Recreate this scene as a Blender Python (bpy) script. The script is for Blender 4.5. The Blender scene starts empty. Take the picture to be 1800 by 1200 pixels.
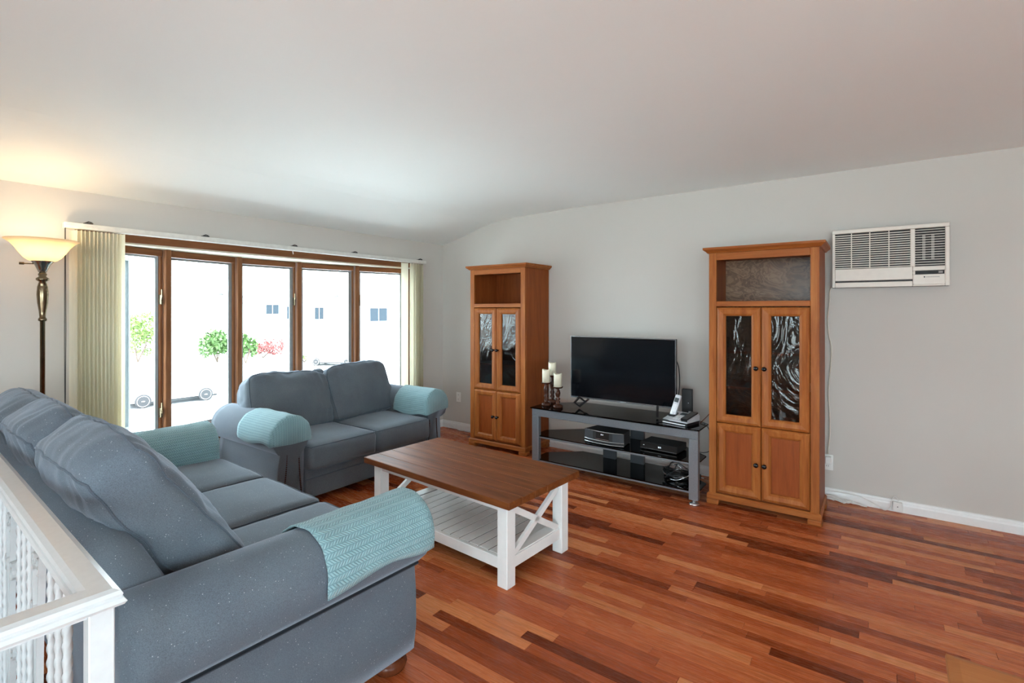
import bpy, bmesh, math, random
from mathutils import Vector, Matrix, noise
random.seed(7)
PI = math.pi
scene = bpy.context.scene
col = scene.collection

# ------------------------------------------------------------------ camera, world, sun, exposure
cam_d = bpy.data.cameras.new('camera'); cam = bpy.data.objects.new('camera', cam_d); col.objects.link(cam)
cam.location = (4.295, -4.48, 1.43)
cam.rotation_euler = (PI/2, 0, math.atan2(0.587, 0.81))
cam_d.sensor_width = 36; cam_d.lens = 36*880/1800; cam_d.shift_y = -56/1800
cam_d.clip_start = 0.02; cam_d.clip_end = 400
scene.camera = cam
vs = scene.view_settings
vs.view_transform = 'Standard'; vs.look = 'None'; vs.gamma = 1; vs.use_curve_mapping = False
vs.exposure = 0.8
world = bpy.data.worlds.new('world'); scene.world = world; world.use_nodes = True
bg = world.node_tree.nodes['Background']
bg.inputs[0].default_value = (0.75, 0.90, 1.0, 1); bg.inputs[1].default_value = 9.0
sun_d = bpy.data.lights.new('sun', 'SUN'); sun_d.energy = 9; sun_d.angle = 0.02; sun_d.color = (1, .98, .94)
sun = bpy.data.objects.new('sun', sun_d); col.objects.link(sun)
sun.rotation_euler = Vector((-0.04, 0.6, -1.0)).to_track_quat('-Z', 'Y').to_euler()
def portal(name, loc, rot, sx, sy):
    l = bpy.data.lights.new(name, 'AREA'); l.shape = 'RECTANGLE'; l.size = sx; l.size_y = sy
    l.cycles.is_portal = True
    o = bpy.data.objects.new(name, l); col.objects.link(o); o.location = loc; o.rotation_euler = rot
portal('bow_window_portal', (-0.5, -2.025, 1.18), (0, -PI/2, 0), 1.6, 2.95)
portal('fill_window_portal', (7.34, -5.6, 1.27), (0, PI/2, 0), 1.9, 3.4)  # guides sky light through the added side opening
portal('fill_door_portal', (5.2, -8.1, 1.05), (PI/2, 0, 0), 4.2, 2.1)  # guides sky light through the added rear opening
try:
    scene.cycles.use_denoising = True
    scene.cycles.max_bounces = 12; scene.cycles.diffuse_bounces = 6; scene.cycles.transparent_max_bounces = 16
    scene.cycles.sample_clamp_indirect = 6.0
except Exception:
    pass

# ------------------------------------------------------------------ materials
MATS = {}
def nt(name):
    m = bpy.data.materials.new(name); m.use_nodes = True; MATS[name] = m
    t = m.node_tree; return m, t, t.nodes['Principled BSDF']
def N(t, typ, **kw):
    n = t.nodes.new(typ)
    for k, v in kw.items(): setattr(n, k, v)
    return n
def L(t, a, b): t.links.new(a, b)
def coords(t, scale=(1, 1, 1), rot=(0, 0, 0), kind='Object'):
    tc = N(t, 'ShaderNodeTexCoord'); mp = N(t, 'ShaderNodeMapping')
    mp.inputs['Scale'].default_value = scale; mp.inputs['Rotation'].default_value = rot
    L(t, tc.outputs[kind], mp.inputs['Vector']); return mp.outputs['Vector']
def ramp(t, fac, stops):
    r = N(t, 'ShaderNodeValToRGB'); e = r.color_ramp.elements
    while len(e) < len(stops): e.new(0.5)
    for q, (p, c) in zip(e, stops): q.position = p; q.color = (*c, 1)
    L(t, fac, r.inputs['Fac']); return r.outputs['Color']
def noise_tex(t, vec, scale=5, detail=4, rough=.5, dist=0):
    n = N(t, 'ShaderNodeTexNoise'); L(t, vec, n.inputs['Vector'])
    n.inputs['Scale'].default_value = scale; n.inputs['Detail'].default_value = detail
    n.inputs['Roughness'].default_value = rough; n.inputs['Distortion'].default_value = dist
    return n.outputs['Fac']
def bump(t, b, h, strength=.2, dist=.01):
    n = N(t, 'ShaderNodeBump'); n.inputs['Strength'].default_value = strength; n.inputs['Distance'].default_value = dist
    L(t, h, n.inputs['Height']); L(t, n.outputs['Normal'], b.inputs['Normal'])
def math_n(t, op, a, b=None, v=None):
    n = N(t, 'ShaderNodeMath', operation=op); L(t, a, n.inputs[0])
    if b is not None: L(t, b, n.inputs[1])
    if v is not None: n.inputs[1].default_value = v
    return n.outputs[0]
def mixc(t, fac, a, b, blend='MIX'):
    n = N(t, 'ShaderNodeMix', data_type='RGBA', blend_type=blend)
    if isinstance(fac, float): n.inputs[0].default_value = fac
    else: L(t, fac, n.inputs[0])
    for s, x in ((n.inputs[6], a), (n.inputs[7], b)):
        if isinstance(x, tuple): s.default_value = (*x, 1)
        else: L(t, x, s)
    return n.outputs[2]
def plain(name, c, rough=.5, metal=0, var=.06, scale=30, bmp=.0, spec=.5, coat=0):
    m, t, b = nt(name)
    f = noise_tex(t, coords(t), scale, 3)
    lo = tuple(x*(1-var) for x in c); hi = tuple(min(1, x*(1+var)) for x in c)
    L(t, ramp(t, f, [(.3, lo), (.7, hi)]), b.inputs['Base Color'])
    b.inputs['Roughness'].default_value = rough; b.inputs['Metallic'].default_value = metal
    b.inputs['Specular IOR Level'].default_value = spec; b.inputs['Coat Weight'].default_value = coat
    if bmp: bump(t, b, f, bmp, .004)
    return m
def wood(name, dark, mid, light, axis='x', rough=.35, gscale=1.0, coat=0, rnd=True, bmp=.08):
    m, t, b = nt(name)
    s = {'x': (1.2, 16, 16), 'y': (16, 1.2, 16), 'z': (16, 16, 1.2)}[axis]
    v = coords(t, tuple(q*gscale for q in s))
    if rnd:
        oi = N(t, 'ShaderNodeObjectInfo'); ad = N(t, 'ShaderNodeVectorMath', operation='ADD')
        sc = N(t, 'ShaderNodeVectorMath', operation='SCALE'); cb = N(t, 'ShaderNodeCombineXYZ')
        for q in range(3): L(t, oi.outputs['Random'], cb.inputs[q])
        L(t, cb.outputs[0], sc.inputs[0]); sc.inputs['Scale'].default_value = 37
        L(t, v, ad.inputs[0]); L(t, sc.outputs[0], ad.inputs[1]); v = ad.outputs[0]
    f = noise_tex(t, v, 1.6, 5, .6, .6); g = noise_tex(t, v, 9, 3, .6)
    mx = math_n(t, 'ADD', math_n(t, 'MULTIPLY', f, v=.75), math_n(t, 'MULTIPLY', g, v=.25))
    c = ramp(t, mx, [(.28, dark), (.5, mid), (.72, light)])
    L(t, c, b.inputs['Base Color']); b.inputs['Roughness'].default_value = rough; b.inputs['Coat Weight'].default_value = coat
    b.inputs['Specular IOR Level'].default_value = .2
    if bmp: bump(t, b, mx, bmp, .003)
    return m

def m_wall(name, c):
    m, t, b = nt(name); v = coords(t)
    f = noise_tex(t, v, 220, 2); g = noise_tex(t, v, 1.1, 3)
    L(t, ramp(t, g, [(.3, tuple(x*.985 for x in c)), (.7, c)]), b.inputs['Base Color'])
    b.inputs['Roughness'].default_value = .75; b.inputs['Specular IOR Level'].default_value = .3
    bump(t, b, f, .06, .002); return m
m_wall('wall', (.585, .555, .515)); m_wall('ceiling', (.875, .895, .875)); m_wall('stair_wall', (.66, .66, .64))
plain('white_paint', (.80, .80, .79), .35, var=.02, bmp=.02)
plain('rail_paint', (.56, .58, .585), .28, var=.03, scale=60, bmp=.02)
plain('cream', (.74, .70, .58), .5, var=.03)
plain('soffit', (.78, .73, .60), .45, var=.04)

def m_floor():
    m, t, b = nt('floor_planks')
    oi = N(t, 'ShaderNodeObjectInfo'); ge = N(t, 'ShaderNodeNewGeometry')
    r1 = math_n(t, 'FRACT', math_n(t, 'ADD', math_n(t, 'MULTIPLY', oi.outputs['Random'], v=7.31), ge.outputs['Random Per Island']))
    r2 = math_n(t, 'FRACT', math_n(t, 'MULTIPLY', r1, v=17.7))
    # world-ish position: planks are separate objects so use geometry position
    mp = N(t, 'ShaderNodeMapping'); L(t, ge.outputs['Position'], mp.inputs['Vector']); mp.inputs['Scale'].default_value = (2.0, 34, 34)
    cb = N(t, 'ShaderNodeCombineXYZ'); L(t, math_n(t, 'MULTIPLY', r2, v=60), cb.inputs[0]); L(t, math_n(t, 'MULTIPLY', r1, v=90), cb.inputs[1])
    ad = N(t, 'ShaderNodeVectorMath', operation='ADD'); L(t, mp.outputs[0], ad.inputs[0]); L(t, cb.outputs[0], ad.inputs[1])
    g = noise_tex(t, ad.outputs[0], 1.3, 5, .62, 1.1)
    h = noise_tex(t, ad.outputs[0], 6, 3, .6)
    base = ramp(t, r1, [(0, (.15, .027, .008)), (.10, (.28, .057, .017)), (.45, (.44, .103, .033)), (.78, (.53, .146, .050)), (1, (.64, .235, .090))])
    sh = ramp(t, g, [(.25, (.66, .6, .56)), (.5, (1, 1, 1)), (.78, (1.14, 1.14, 1.12))])
    c = mixc(t, 1.0, base, sh, 'MULTIPLY')
    dk = ramp(t, h, [(.22, (.82, .8, .8)), (.42, (1, 1, 1))])
    c = mixc(t, 1.0, c, dk, 'MULTIPLY')
    L(t, c, b.inputs['Base Color'])
    ro = N(t, 'ShaderNodeMapRange'); L(t, h, ro.inputs[0]); ro.inputs[3].default_value = .2; ro.inputs[4].default_value = .34
    L(t, ro.outputs[0], b.inputs['Roughness'])
    b.inputs['Specular IOR Level'].default_value = .22
    bump(t, b, g, .05, .002)
m_floor()
plain('floor_gap', (.03, .012, .006), .7)

def m_fabric(name, c, lint=True, scale=1.0):
    m, t, b = nt(name); v = coords(t)
    f = noise_tex(t, v, 420*scale, 2, .7); g = noise_tex(t, v, 5, 3); w = noise_tex(t, v, 60, 3)
    base = ramp(t, f, [(.3, tuple(x*.72 for x in c)), (.7, tuple(min(1, x*1.25) for x in c))])
    base = mixc(t, 1.0, base, ramp(t, g, [(.3, (.9, .9, .92)), (.7, (1.06, 1.06, 1.04))]), 'MULTIPLY')
    if lint:
        vo = N(t, 'ShaderNodeTexVoronoi'); vo.inputs['Scale'].default_value = 95; L(t, v, vo.inputs['Vector'])
        li = math_n(t, 'MULTIPLY', math_n(t, 'LESS_THAN', vo.outputs['Distance'], v=.13), math_n(t, 'GREATER_THAN', w, v=.53))
        base = mixc(t, math_n(t, 'MULTIPLY', li, v=.6), base, (.55, .58, .6))
    L(t, base, b.inputs['Base Color']); b.inputs['Roughness'].default_value = .9
    b.inputs['Specular IOR Level'].default_value = .25
    b.inputs['Sheen Weight'].default_value = .35; b.inputs['Sheen Roughness'].default_value = .4; b.inputs['Sheen Tint'].default_value = (.75, .85, 1, 1)
    bump(t, b, f, .25, .002)
m_fabric('sofa_fabric', (.118, .145, .172)); m_fabric('loveseat_fabric', (.112, .132, .152), False)
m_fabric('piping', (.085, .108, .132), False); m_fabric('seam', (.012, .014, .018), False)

def m_weave():
    m, t, b = nt('teal_weave')
    tc = N(t, 'ShaderNodeTexCoord'); sp = N(t, 'ShaderNodeSeparateXYZ'); L(t, tc.outputs['UV'], sp.inputs[0])
    u, v = sp.outputs[0], sp.outputs[1]
    wv = .017; pp = math_n(t, 'PINGPONG', u, v=wv)
    st = math_n(t, 'FRACT', math_n(t, 'MULTIPLY', math_n(t, 'ADD', v, pp), v=1/.012))
    st = math_n(t, 'MULTIPLY', math_n(t, 'PINGPONG', st, v=.5), v=2.0)
    cl = math_n(t, 'MULTIPLY', math_n(t, 'PINGPONG', u, v=wv/2), v=2/wv)
    h = math_n(t, 'MINIMUM', math_n(t, 'POWER', st, v=.5), math_n(t, 'POWER', cl, v=.35))
    n2 = noise_tex(t, coords(t), 9, 3)
    c = ramp(t, h, [(.15, (.10, .22, .25)), (.6, (.235, .405, .44)), (1, (.285, .465, .50))])
    c = mixc(t, 1.0, c, ramp(t, n2, [(.3, (.92, .92, .92)), (.7, (1.05, 1.05, 1.05))]), 'MULTIPLY')
    L(t, c, b.inputs['Base Color']); b.inputs['Roughness'].default_value = .85; b.inputs['Sheen Weight'].default_value = .25
    bump(t, b, h, .8, .004)
m_weave()
wood('cabinet_wood', (.22, .056, .012), (.34, .102, .021), (.45, .165, .042), 'z', .45)
wood('cabinet_panel', (.20, .042, .008), (.27, .060, .011), (.31, .080, .016), 'z', .5)
wood('cabinet_side', (.17, .039, .009), (.25, .060, .013), (.30, .082, .020), 'z', .5)
wood('cabinet_rail', (.22, .056, .012), (.33, .096, .020), (.43, .152, .039), 'x', .45)
def m_burl():
    m, t, b = nt('cabinet_back'); v = coords(t, (4, 4, 7))
    f = noise_tex(t, v, .8, 5, .55, 2.2); w = N(t, 'ShaderNodeMath', operation='SINE'); L(t, math_n(t, 'MULTIPLY', f, v=60), w.inputs[0])
    c = ramp(t, math_n(t, 'ADD', math_n(t, 'MULTIPLY', w.outputs[0], v=.22), f), [(.2, (.10, .05, .025)), (.5, (.19, .105, .055)), (.85, (.27, .165, .095))])
    L(t, c, b.inputs['Base Color']); b.inputs['Roughness'].default_value = .3
m_burl()
wood('table_top', (.07, .017, .004), (.16, .044, .010), (.25, .082, .022), 'x', .5, bmp=.15)
wood('window_wood', (.13, .047, .018), (.20, .08, .032), (.28, .125, .058), 'z', .35)
wood('window_wood_rail', (.13, .047, .018), (.19, .072, .028), (.25, .105, .046), 'y', .35)
wood('dark_turned', (.03, .010, .006), (.055, .018, .010), (.09, .03, .015), 'z', .22)
wood('bun_foot', (.07, .018, .008), (.12, .032, .012), (.17, .055, .02), 'z', .2)
wood('dining_top', (.30, .10, .030), (.37, .135, .042), (.43, .175, .06), 'x', .6)
wood('stair_wood', (.14, .045, .016), (.21, .075, .028), (.27, .11, .045), 'x', .3)
plain('distressed_white', (.80, .80, .78), .5, var=.03, scale=14, bmp=.05)
plain('black_knob', (.008, .008, .009), .15, .3)
plain('steel_paint', (.24, .26, .285), .32, .55, var=.06, scale=90)
plain('silver', (.62, .63, .65), .22, .85)
plain('antique_brass', (.20, .155, .095), .22, 1.0, var=.15, scale=25)
plain('brushed_steel', (.36, .34, .30), .22, 1.0)
plain('black_plastic', (.012, .012, .013), .35); plain('black_matte', (.018, .018, .019), .6)
plain('white_plastic', (.80, .79, .76), .4, var=.01); plain('ac_plastic', (.76, .705, .63), .45, var=.02)
plain('ac_dark', (.02, .019, .018), .6); plain('dark_display', (.016, .013, .012), .45, spec=.2)
plain('grey_print', (.28, .26, .24), .5)
plain('wax', (.80, .745, .58), .55, var=.03)
plain('headrail', (.70, .69, .64), .4)
plain('clip_dark', (.05, .048, .045), .5)
plain('grey_alu', (.34, .38, .40), .4); plain('shaded_casement_alu', (.075, .10, .11), .5); plain('screen_frame', (.24, .25, .245), .5)  # open casement metal darkened: its shade is put into the colour
plain('tv_bezel', (.012, .012, .014), .25); plain('tv_trim', (.35, .36, .38), .25, .8)
plain('white_cord', (.78, .77, .74), .5); plain('beige_cord', (.62, .57, .47), .5)
plain('phone_grey', (.55, .57, .60), .3, .2); plain('phone_key', (.72, .73, .75), .4)
plain('display_blue', (.05, .07, .08), .1); plain('speaker_cloth', (.05, .055, .062), .8)
plain('smoke_column', (.055, .06, .065), .3)
def glossy_black(name, c, rough, trans=0.0):
    m, t, b = nt(name); b.inputs['Base Color'].default_value = (*c, 1); b.inputs['Roughness'].default_value = rough
    b.inputs['Specular IOR Level'].default_value = .5; b.inputs['IOR'].default_value = 1.5
    return m
glossy_black('tv_screen', (.004, .0045, .006), .12)
def glass_mat(name, tint, refl=1.0, rough=0.0, bmp=0.0, bscale=6, amb=0.0):
    m, t, b = nt(name); t.nodes.remove(b); out = t.nodes['Material Output']
    tr = N(t, 'ShaderNodeBsdfTransparent'); tr.inputs[0].default_value = (*tint, 1)
    gl = N(t, 'ShaderNodeBsdfGlossy'); gl.inputs['Roughness'].default_value = rough; gl.inputs['Color'].default_value = (1, 1, 1, 1)
    fr = N(t, 'ShaderNodeFresnel'); fr.inputs['IOR'].default_value = 1.5
    mx = N(t, 'ShaderNodeMixShader')
    if bmp:
        v = coords(t, (1, 1, .55)); f = noise_tex(t, v, bscale, 3, .5, 2.0)
        bn = N(t, 'ShaderNodeBump'); bn.inputs['Strength'].default_value = bmp; bn.inputs['Distance'].default_value = .02
        L(t, f, bn.inputs['Height']); L(t, bn.outputs[0], gl.inputs['Normal']); L(t, bn.outputs[0], fr.inputs['Normal'])
    k = math_n(t, 'MULTIPLY', fr.outputs[0], v=refl)
    if amb: k = math_n(t, 'ADD', k, v=amb)
    L(t, k, mx.inputs[0]); L(t, tr.outputs[0], mx.inputs[1]); L(t, gl.outputs[0], mx.inputs[2]); L(t, mx.outputs[0], out.inputs['Surface'])
glass_mat('window_glass', (.97, .985, .98), .6)
glass_mat('ripple_glass', (.55, .52, .49), .5, .015, .45, 5.5, .008)
glass_mat('smoked_glass', (.022, .024, .026), .85, .02)
def m_vane():
    m, t, b = nt('vane'); t.nodes.remove(b); out = t.nodes['Material Output']
    f = noise_tex(t, coords(t, (60, 60, 4)), 1, 2)
    c = ramp(t, f, [(.3, (.89, .86, .75)), (.7, (.93, .90, .79))])
    d = N(t, 'ShaderNodeBsdfDiffuse'); L(t, c, d.inputs[0])
    tl = N(t, 'ShaderNodeBsdfTranslucent'); L(t, c, tl.inputs[0])
    a = N(t, 'ShaderNodeMixShader'); a.inputs[0].default_value = .48; L(t, d.outputs[0], a.inputs[1]); L(t, tl.outputs[0], a.inputs[2]); L(t, a.outputs[0], out.inputs['Surface'])
m_vane()
def m_shade():
    m, t, b = nt('lamp_glass'); t.nodes.remove(b); out = t.nodes['Material Output']
    d = N(t, 'ShaderNodeBsdfDiffuse'); d.inputs[0].default_value = (.86, .77, .60, 1)
    tl = N(t, 'ShaderNodeBsdfTranslucent'); tl.inputs[0].default_value = (.90, .76, .55, 1)
    gl = N(t, 'ShaderNodeBsdfGlossy'); gl.inputs['Roughness'].default_value = .25
    a = N(t, 'ShaderNodeMixShader'); a.inputs[0].default_value = .55; L(t, d.outputs[0], a.inputs[1]); L(t, tl.outputs[0], a.inputs[2])
    c = N(t, 'ShaderNodeMixShader'); c.inputs[0].default_value = .05; L(t, a.outputs[0], c.inputs[1]); L(t, gl.outputs[0], c.inputs[2])
    L(t, c.outputs[0], out.inputs['Surface'])
m_shade()
def m_emit(name, c, s):
    m, t, b = nt(name); b.inputs['Base Color'].default_value = (*c, 1); b.inputs['Emission Color'].default_value = (*c, 1); b.inputs['Emission Strength'].default_value = s
m_emit('bulb', (1, .82, .52), 9); m_emit('led', (.9, .95, 1), .06)
# outdoors
plain('ground_pale', (.54, .55, .54), .9, var=.08, scale=.6); plain('asphalt_pale', (.45, .45, .45), .9, var=.06, scale=.8)
plain('siding', (.82, .82, .80), .7, var=.02, scale=2); plain('roof_pale', (.55, .54, .53), .9, var=.08, scale=2)
plain('far_window', (.03, .04, .05), .6, spec=.1); plain('house_trim', (.8, .8, .8), .6)
plain('car_paint', (.84, .84, .84), .2, var=.01, coat=.5); plain('car_glass', (.42, .45, .47), .1); plain('tyre', (.045, .045, .046), .9, spec=.1); plain('rim', (.8, .8, .82), .3, .3)
plain('leaf', (.055, .115, .025), .6, var=.5, scale=3); plain('leaf_light', (.10, .16, .03), .6, var=.5, scale=3)
plain('leaf_red', (.22, .055, .05), .6, var=.4, scale=3); plain('bark', (.10, .07, .05), .9, var=.3, scale=10)
plain('wire', (.06, .06, .06), .6)

# ------------------------------------------------------------------ mesh helpers
def obj(name, bm, mat, parent=None, smooth=False, loc=None, rot=None):
    me = bpy.data.meshes.new(name); bmesh.ops.recalc_face_normals(bm, faces=bm.faces[:]); bm.to_mesh(me); bm.free()
    if smooth:
        for p in me.polygons: p.use_smooth = True
    me.materials.append(MATS[mat] if isinstance(mat, str) else mat)
    return link(name, me, parent, loc, rot)
def link(name, me, parent=None, loc=None, rot=None):
    o = bpy.data.objects.new(name, me); col.objects.link(o)
    if parent is not None: o.parent = parent
    if loc is not None: o.location = loc
    if rot is not None: o.rotation_euler = rot
    return o
def B(): return bmesh.new()
def tag(o, label, cat, group=None):
    o['label'] = label; o['category'] = cat
    if group: o['group'] = group
    return o
def struct(o, label=None):
    o['kind'] = 'structure'
    if label: o['label'] = label
    return o
def thing(name, label, cat, loc=(0, 0, 0), rz=0, group=None):
    o = bpy.data.objects.new(name, None); col.objects.link(o); o.location = loc; o.rotation_euler = (0, 0, rz); o.empty_display_size = .1
    return tag(o, label, cat, group)
def box(bm, x0, x1, y0, y1, z0, z1, bev=0, seg=1, mat=None):
    vs_ = [bm.verts.new((x, y, z)) for x in (x0, x1) for y in (y0, y1) for z in (z0, z1)]
    q = [(0, 1, 3, 2), (4, 6, 7, 5), (0, 4, 5, 1), (2, 3, 7, 6), (0, 2, 6, 4), (1, 5, 7, 3)]
    fs = [bm.faces.new([vs_[i] for i in f]) for f in q]
    out = vs_
    if bev:
        es = list({e for f in fs for e in f.edges})
        r = bmesh.ops.bevel(bm, geom=es, offset=bev, segments=seg, affect='EDGES', profile=.5)
        out = list({v for f in r['faces'] for v in f.verts})
        fl = [f for f in r['faces']]
        out = list(set(out))
    if mat is not None:
        bmesh.ops.transform(bm, matrix=mat, verts=out)
    return bm
def bx(name, mat, parent, x0, x1, y0, y1, z0, z1, bev=0, seg=1, loc=None, rot=None, smooth=False):
    return obj(name, box(B(), x0, x1, y0, y1, z0, z1, bev, seg), mat, parent, smooth, loc, rot)
def frame_of(d):
    d = d.normalized(); a = Vector((0, 0, 1)) if abs(d.z) < .9 else Vector((1, 0, 0))
    u = d.cross(a).normalized(); return u, d.cross(u).normalized()
def tube(bm, pts, r, seg=8, closed=False, cap=True):
    pts = [Vector(p) for p in pts]; n = len(pts); rings = []
    u = None
    for i, p in enumerate(pts):
        d = (pts[(i+1) % n]-pts[i-1]) if closed else (pts[min(i+1, n-1)]-pts[max(i-1, 0)])
        d = d.normalized()
        if u is None: u, w = frame_of(d)
        else:
            u = (u-d*u.dot(d)).normalized() if (u-d*u.dot(d)).length > 1e-6 else frame_of(d)[0]; w = d.cross(u)
        rr = r[i] if isinstance(r, (list, tuple)) else r
        rings.append([bm.verts.new(p+(u*math.cos(2*PI*k/seg)+w*math.sin(2*PI*k/seg))*rr) for k in range(seg)])
    m = n if closed else n-1
    for i in range(m):
        a, b = rings[i], rings[(i+1) % n]
        for k in range(seg): bm.faces.new((a[k], a[(k+1) % seg], b[(k+1) % seg], b[k]))
    if cap and not closed: bm.faces.new(rings[0][::-1]); bm.faces.new(rings[-1])
    return bm
def lathe(bm, prof, seg=24, c=(0, 0, 0), close=True):
    c = Vector(c); rings = []
    for r, z in prof:
        if r < 1e-5: rings.append([bm.verts.new(c+Vector((0, 0, z)))])
        else: rings.append([bm.verts.new(c+Vector((r*math.cos(2*PI*k/seg), r*math.sin(2*PI*k/seg), z))) for k in range(seg)])
    for a, b in zip(rings, rings[1:]):
        for k in range(seg):
            k2 = (k+1) % seg
            if len(a) == 1 and len(b) == 1: continue
            if len(a) == 1: bm.faces.new((a[0], b[k], b[k2]))
            elif len(b) == 1: bm.faces.new((a[k], a[k2], b[0]))
            else: bm.faces.new((a[k], a[k2], b[k2], b[k]))
    if close:
        if len(rings[0]) > 1: bm.faces.new(rings[0][::-1])
        if len(rings[-1]) > 1: bm.faces.new(rings[-1])
    return bm
def prism(bm, poly, fn, n=1, caps=True):
    """extrude a closed 2-D polygon: fn(p, t) -> 3-D point, t in 0..1 over n steps"""
    rings = [[bm.verts.new(fn(p, i/n)) for p in poly] for i in range(n+1)]
    k = len(poly)
    for a, b in zip(rings, rings[1:]):
        for j in range(k): bm.faces.new((a[j], a[(j+1) % k], b[(j+1) % k], b[j]))
    if caps: bm.faces.new(rings[0][::-1]); bm.faces.new(rings[-1])
    return bm
def xform(bm, M): bmesh.ops.transform(bm, matrix=M, verts=bm.verts[:]); return bm
def bez(p0, p1, p2, p3, n=10):
    p0, p1, p2, p3 = map(Vector, (p0, p1, p2, p3)); return [p0*(1-t)**3+p1*3*t*(1-t)**2+p2*3*t*t*(1-t)+p3*t**3 for t in [i/n for i in range(n+1)]]
def smooth_path(pts, n=6):
    P = [Vector(p) for p in pts]; out = []
    for i in range(len(P)-1):
        a, b, c, d = P[max(i-1, 0)], P[i], P[i+1], P[min(i+2, len(P)-1)]
        for k in range(n):
            t = k/n; out.append(.5*((2*b)+(c-a)*t+(2*a-5*b+4*c-d)*t*t+(3*b-a-3*c+d)*t**3))
    return out+[P[-1]]
def nz(p, s, seed=0): return noise.noise(Vector((p[0]*s+seed, p[1]*s+seed*1.7, p[2]*s-seed)))

# ------------------------------------------------------------------ the room shell
ZLOW = -3.2; CEIL = 2.465
ROOM_X = 7.2; ROOM_Y = -8.0
WY0, WY1, WZ0, WZ1 = -3.485, -0.565, 0.44, 1.93
bm = B()
box(bm, -.16, 0, ROOM_Y-.16, WY0, ZLOW, 2.75); box(bm, -.16, 0, WY1, .16, ZLOW, 2.75)
box(bm, -.16, 0, WY0, WY1, ZLOW, WZ0); box(bm, -.16, 0, WY0, WY1, WZ1, 2.75)
struct(obj('wall_left', bm, 'wall'), 'pale grey wall pierced by the wide bow window')
struct(obj('wall_back', box(B(), 0, ROOM_X+.16, 0, .16, ZLOW, 2.75), 'wall'), 'pale grey wall behind the television')
RY0, RY1, RZ0, RZ1 = -7.3, -3.9, .35, 2.2          # added window opening for fill light, unseen behind the camera
bm = B(); box(bm, ROOM_X, ROOM_X+.16, ROOM_Y-.16, RY0, ZLOW, 2.75); box(bm, ROOM_X, ROOM_X+.16, RY1, 0, ZLOW, 2.75)
box(bm, ROOM_X, ROOM_X+.16, RY0, RY1, ZLOW, RZ0); box(bm, ROOM_X, ROOM_X+.16, RY0, RY1, RZ1, 2.75)
struct(obj('wall_right', bm, 'wall'))
w2 = bpy.data.objects.new('added_fill_window', None); col.objects.link(w2); w2.location = (ROOM_X, RY0, 0); struct(w2)
WL = RY1-RY0
for k in range(3):
    a, b = WL/3*k, WL/3*(k+1); bm = B()
    box(bm, .05, .10, a, a+.05, RZ0, RZ1); box(bm, .05, .10, b-.05, b, RZ0, RZ1); box(bm, .05, .10, a+.05, b-.05, RZ0, RZ0+.05); box(bm, .05, .10, a+.05, b-.05, RZ1-.05, RZ1)
    f = obj('sash', bm, 'white_paint', w2); bx('pane', 'window_glass', f, .072, .078, a+.05, b-.05, RZ0+.05, RZ1-.05)
bx('sill_board', 'white_paint', w2, -.04, .12, -.03, WL+.03, RZ0-.03, RZ0-.001)
bm = B()   # rear wall; its unseen patio door opening is added for fill light
box(bm, 0, 3.1, ROOM_Y-.16, ROOM_Y, ZLOW, 2.75); box(bm, 7.1, ROOM_X, ROOM_Y-.16, ROOM_Y, ZLOW, 2.75)
box(bm, 3.1, 7.1, ROOM_Y-.16, ROOM_Y, ZLOW, 0.02); box(bm, 3.1, 7.1, ROOM_Y-.16, ROOM_Y, 2.12, 2.75)
struct(obj('wall_front', bm, 'wall'))
d1 = bpy.data.objects.new('added_fill_door', None); col.objects.link(d1); d1.location = (5.1, ROOM_Y, 0); struct(d1)
for k in range(3):
    x = -2+k*4/3
    bm = B(); box(bm, x, x+.06, -.1, -.05, .02, 2.12); box(bm, x+4/3-.06, x+4/3, -.1, -.05, .02, 2.12)
    box(bm, x+.06, x+4/3-.06, -.1, -.05, .02, .10); box(bm, x+.06, x+4/3-.06, -.1, -.05, 2.04, 2.12)
    f = obj('fill_door_leaf', bm, 'white_paint', d1); bx('pane', 'window_glass', f, x+.06, x+4/3-.06, -.079, -.073, .10, 2.04)
# ceiling: flat, curving down towards the window wall
prof = [(-.1, 2.20), (0, 2.218), (.15, 2.25), (.3, 2.288), (.45, 2.33), (.58, 2.367), (.72, 2.402), (.86, 2.425), (1.0, 2.437), (1.3, 2.45), (1.7, 2.46), (2.2, CEIL), (ROOM_X+.16, CEIL)]
bm = B(); prism(bm, prof+[(ROOM_X+.16, 2.9), (-.1, 2.9)], lambda p, t: Vector((p[0], .16+(ROOM_Y-.32)*t, p[1])))
struct(obj('ceiling', bm, 'ceiling'), 'plain white ceiling curving down to the window wall')
# baseboards
def baseboard(name, a, b, inward):
    a, b = Vector(a), Vector(b); n = Vector(inward)
    pf = [(0, 0), (.016, 0), (.016, .05), (.013, .062), (.010, .066), (.008, .080), (0, .084)]
    bm = B(); prism(bm, pf, lambda p, t: a.lerp(b, t)+n*p[0]+Vector((0, 0, p[1])))
    struct(obj(name, bm, 'white_paint'))
baseboard('baseboard_back', (0, 0, 0), (ROOM_X, 0, 0), (0, -1, 0))
baseboard('baseboard_left', (0, 0, 0), (0, -4.16, 0), (1, 0, 0))
baseboard('baseboard_right', (ROOM_X, 0, 0), (ROOM_X, ROOM_Y, 0), (-1, 0, 0))

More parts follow.
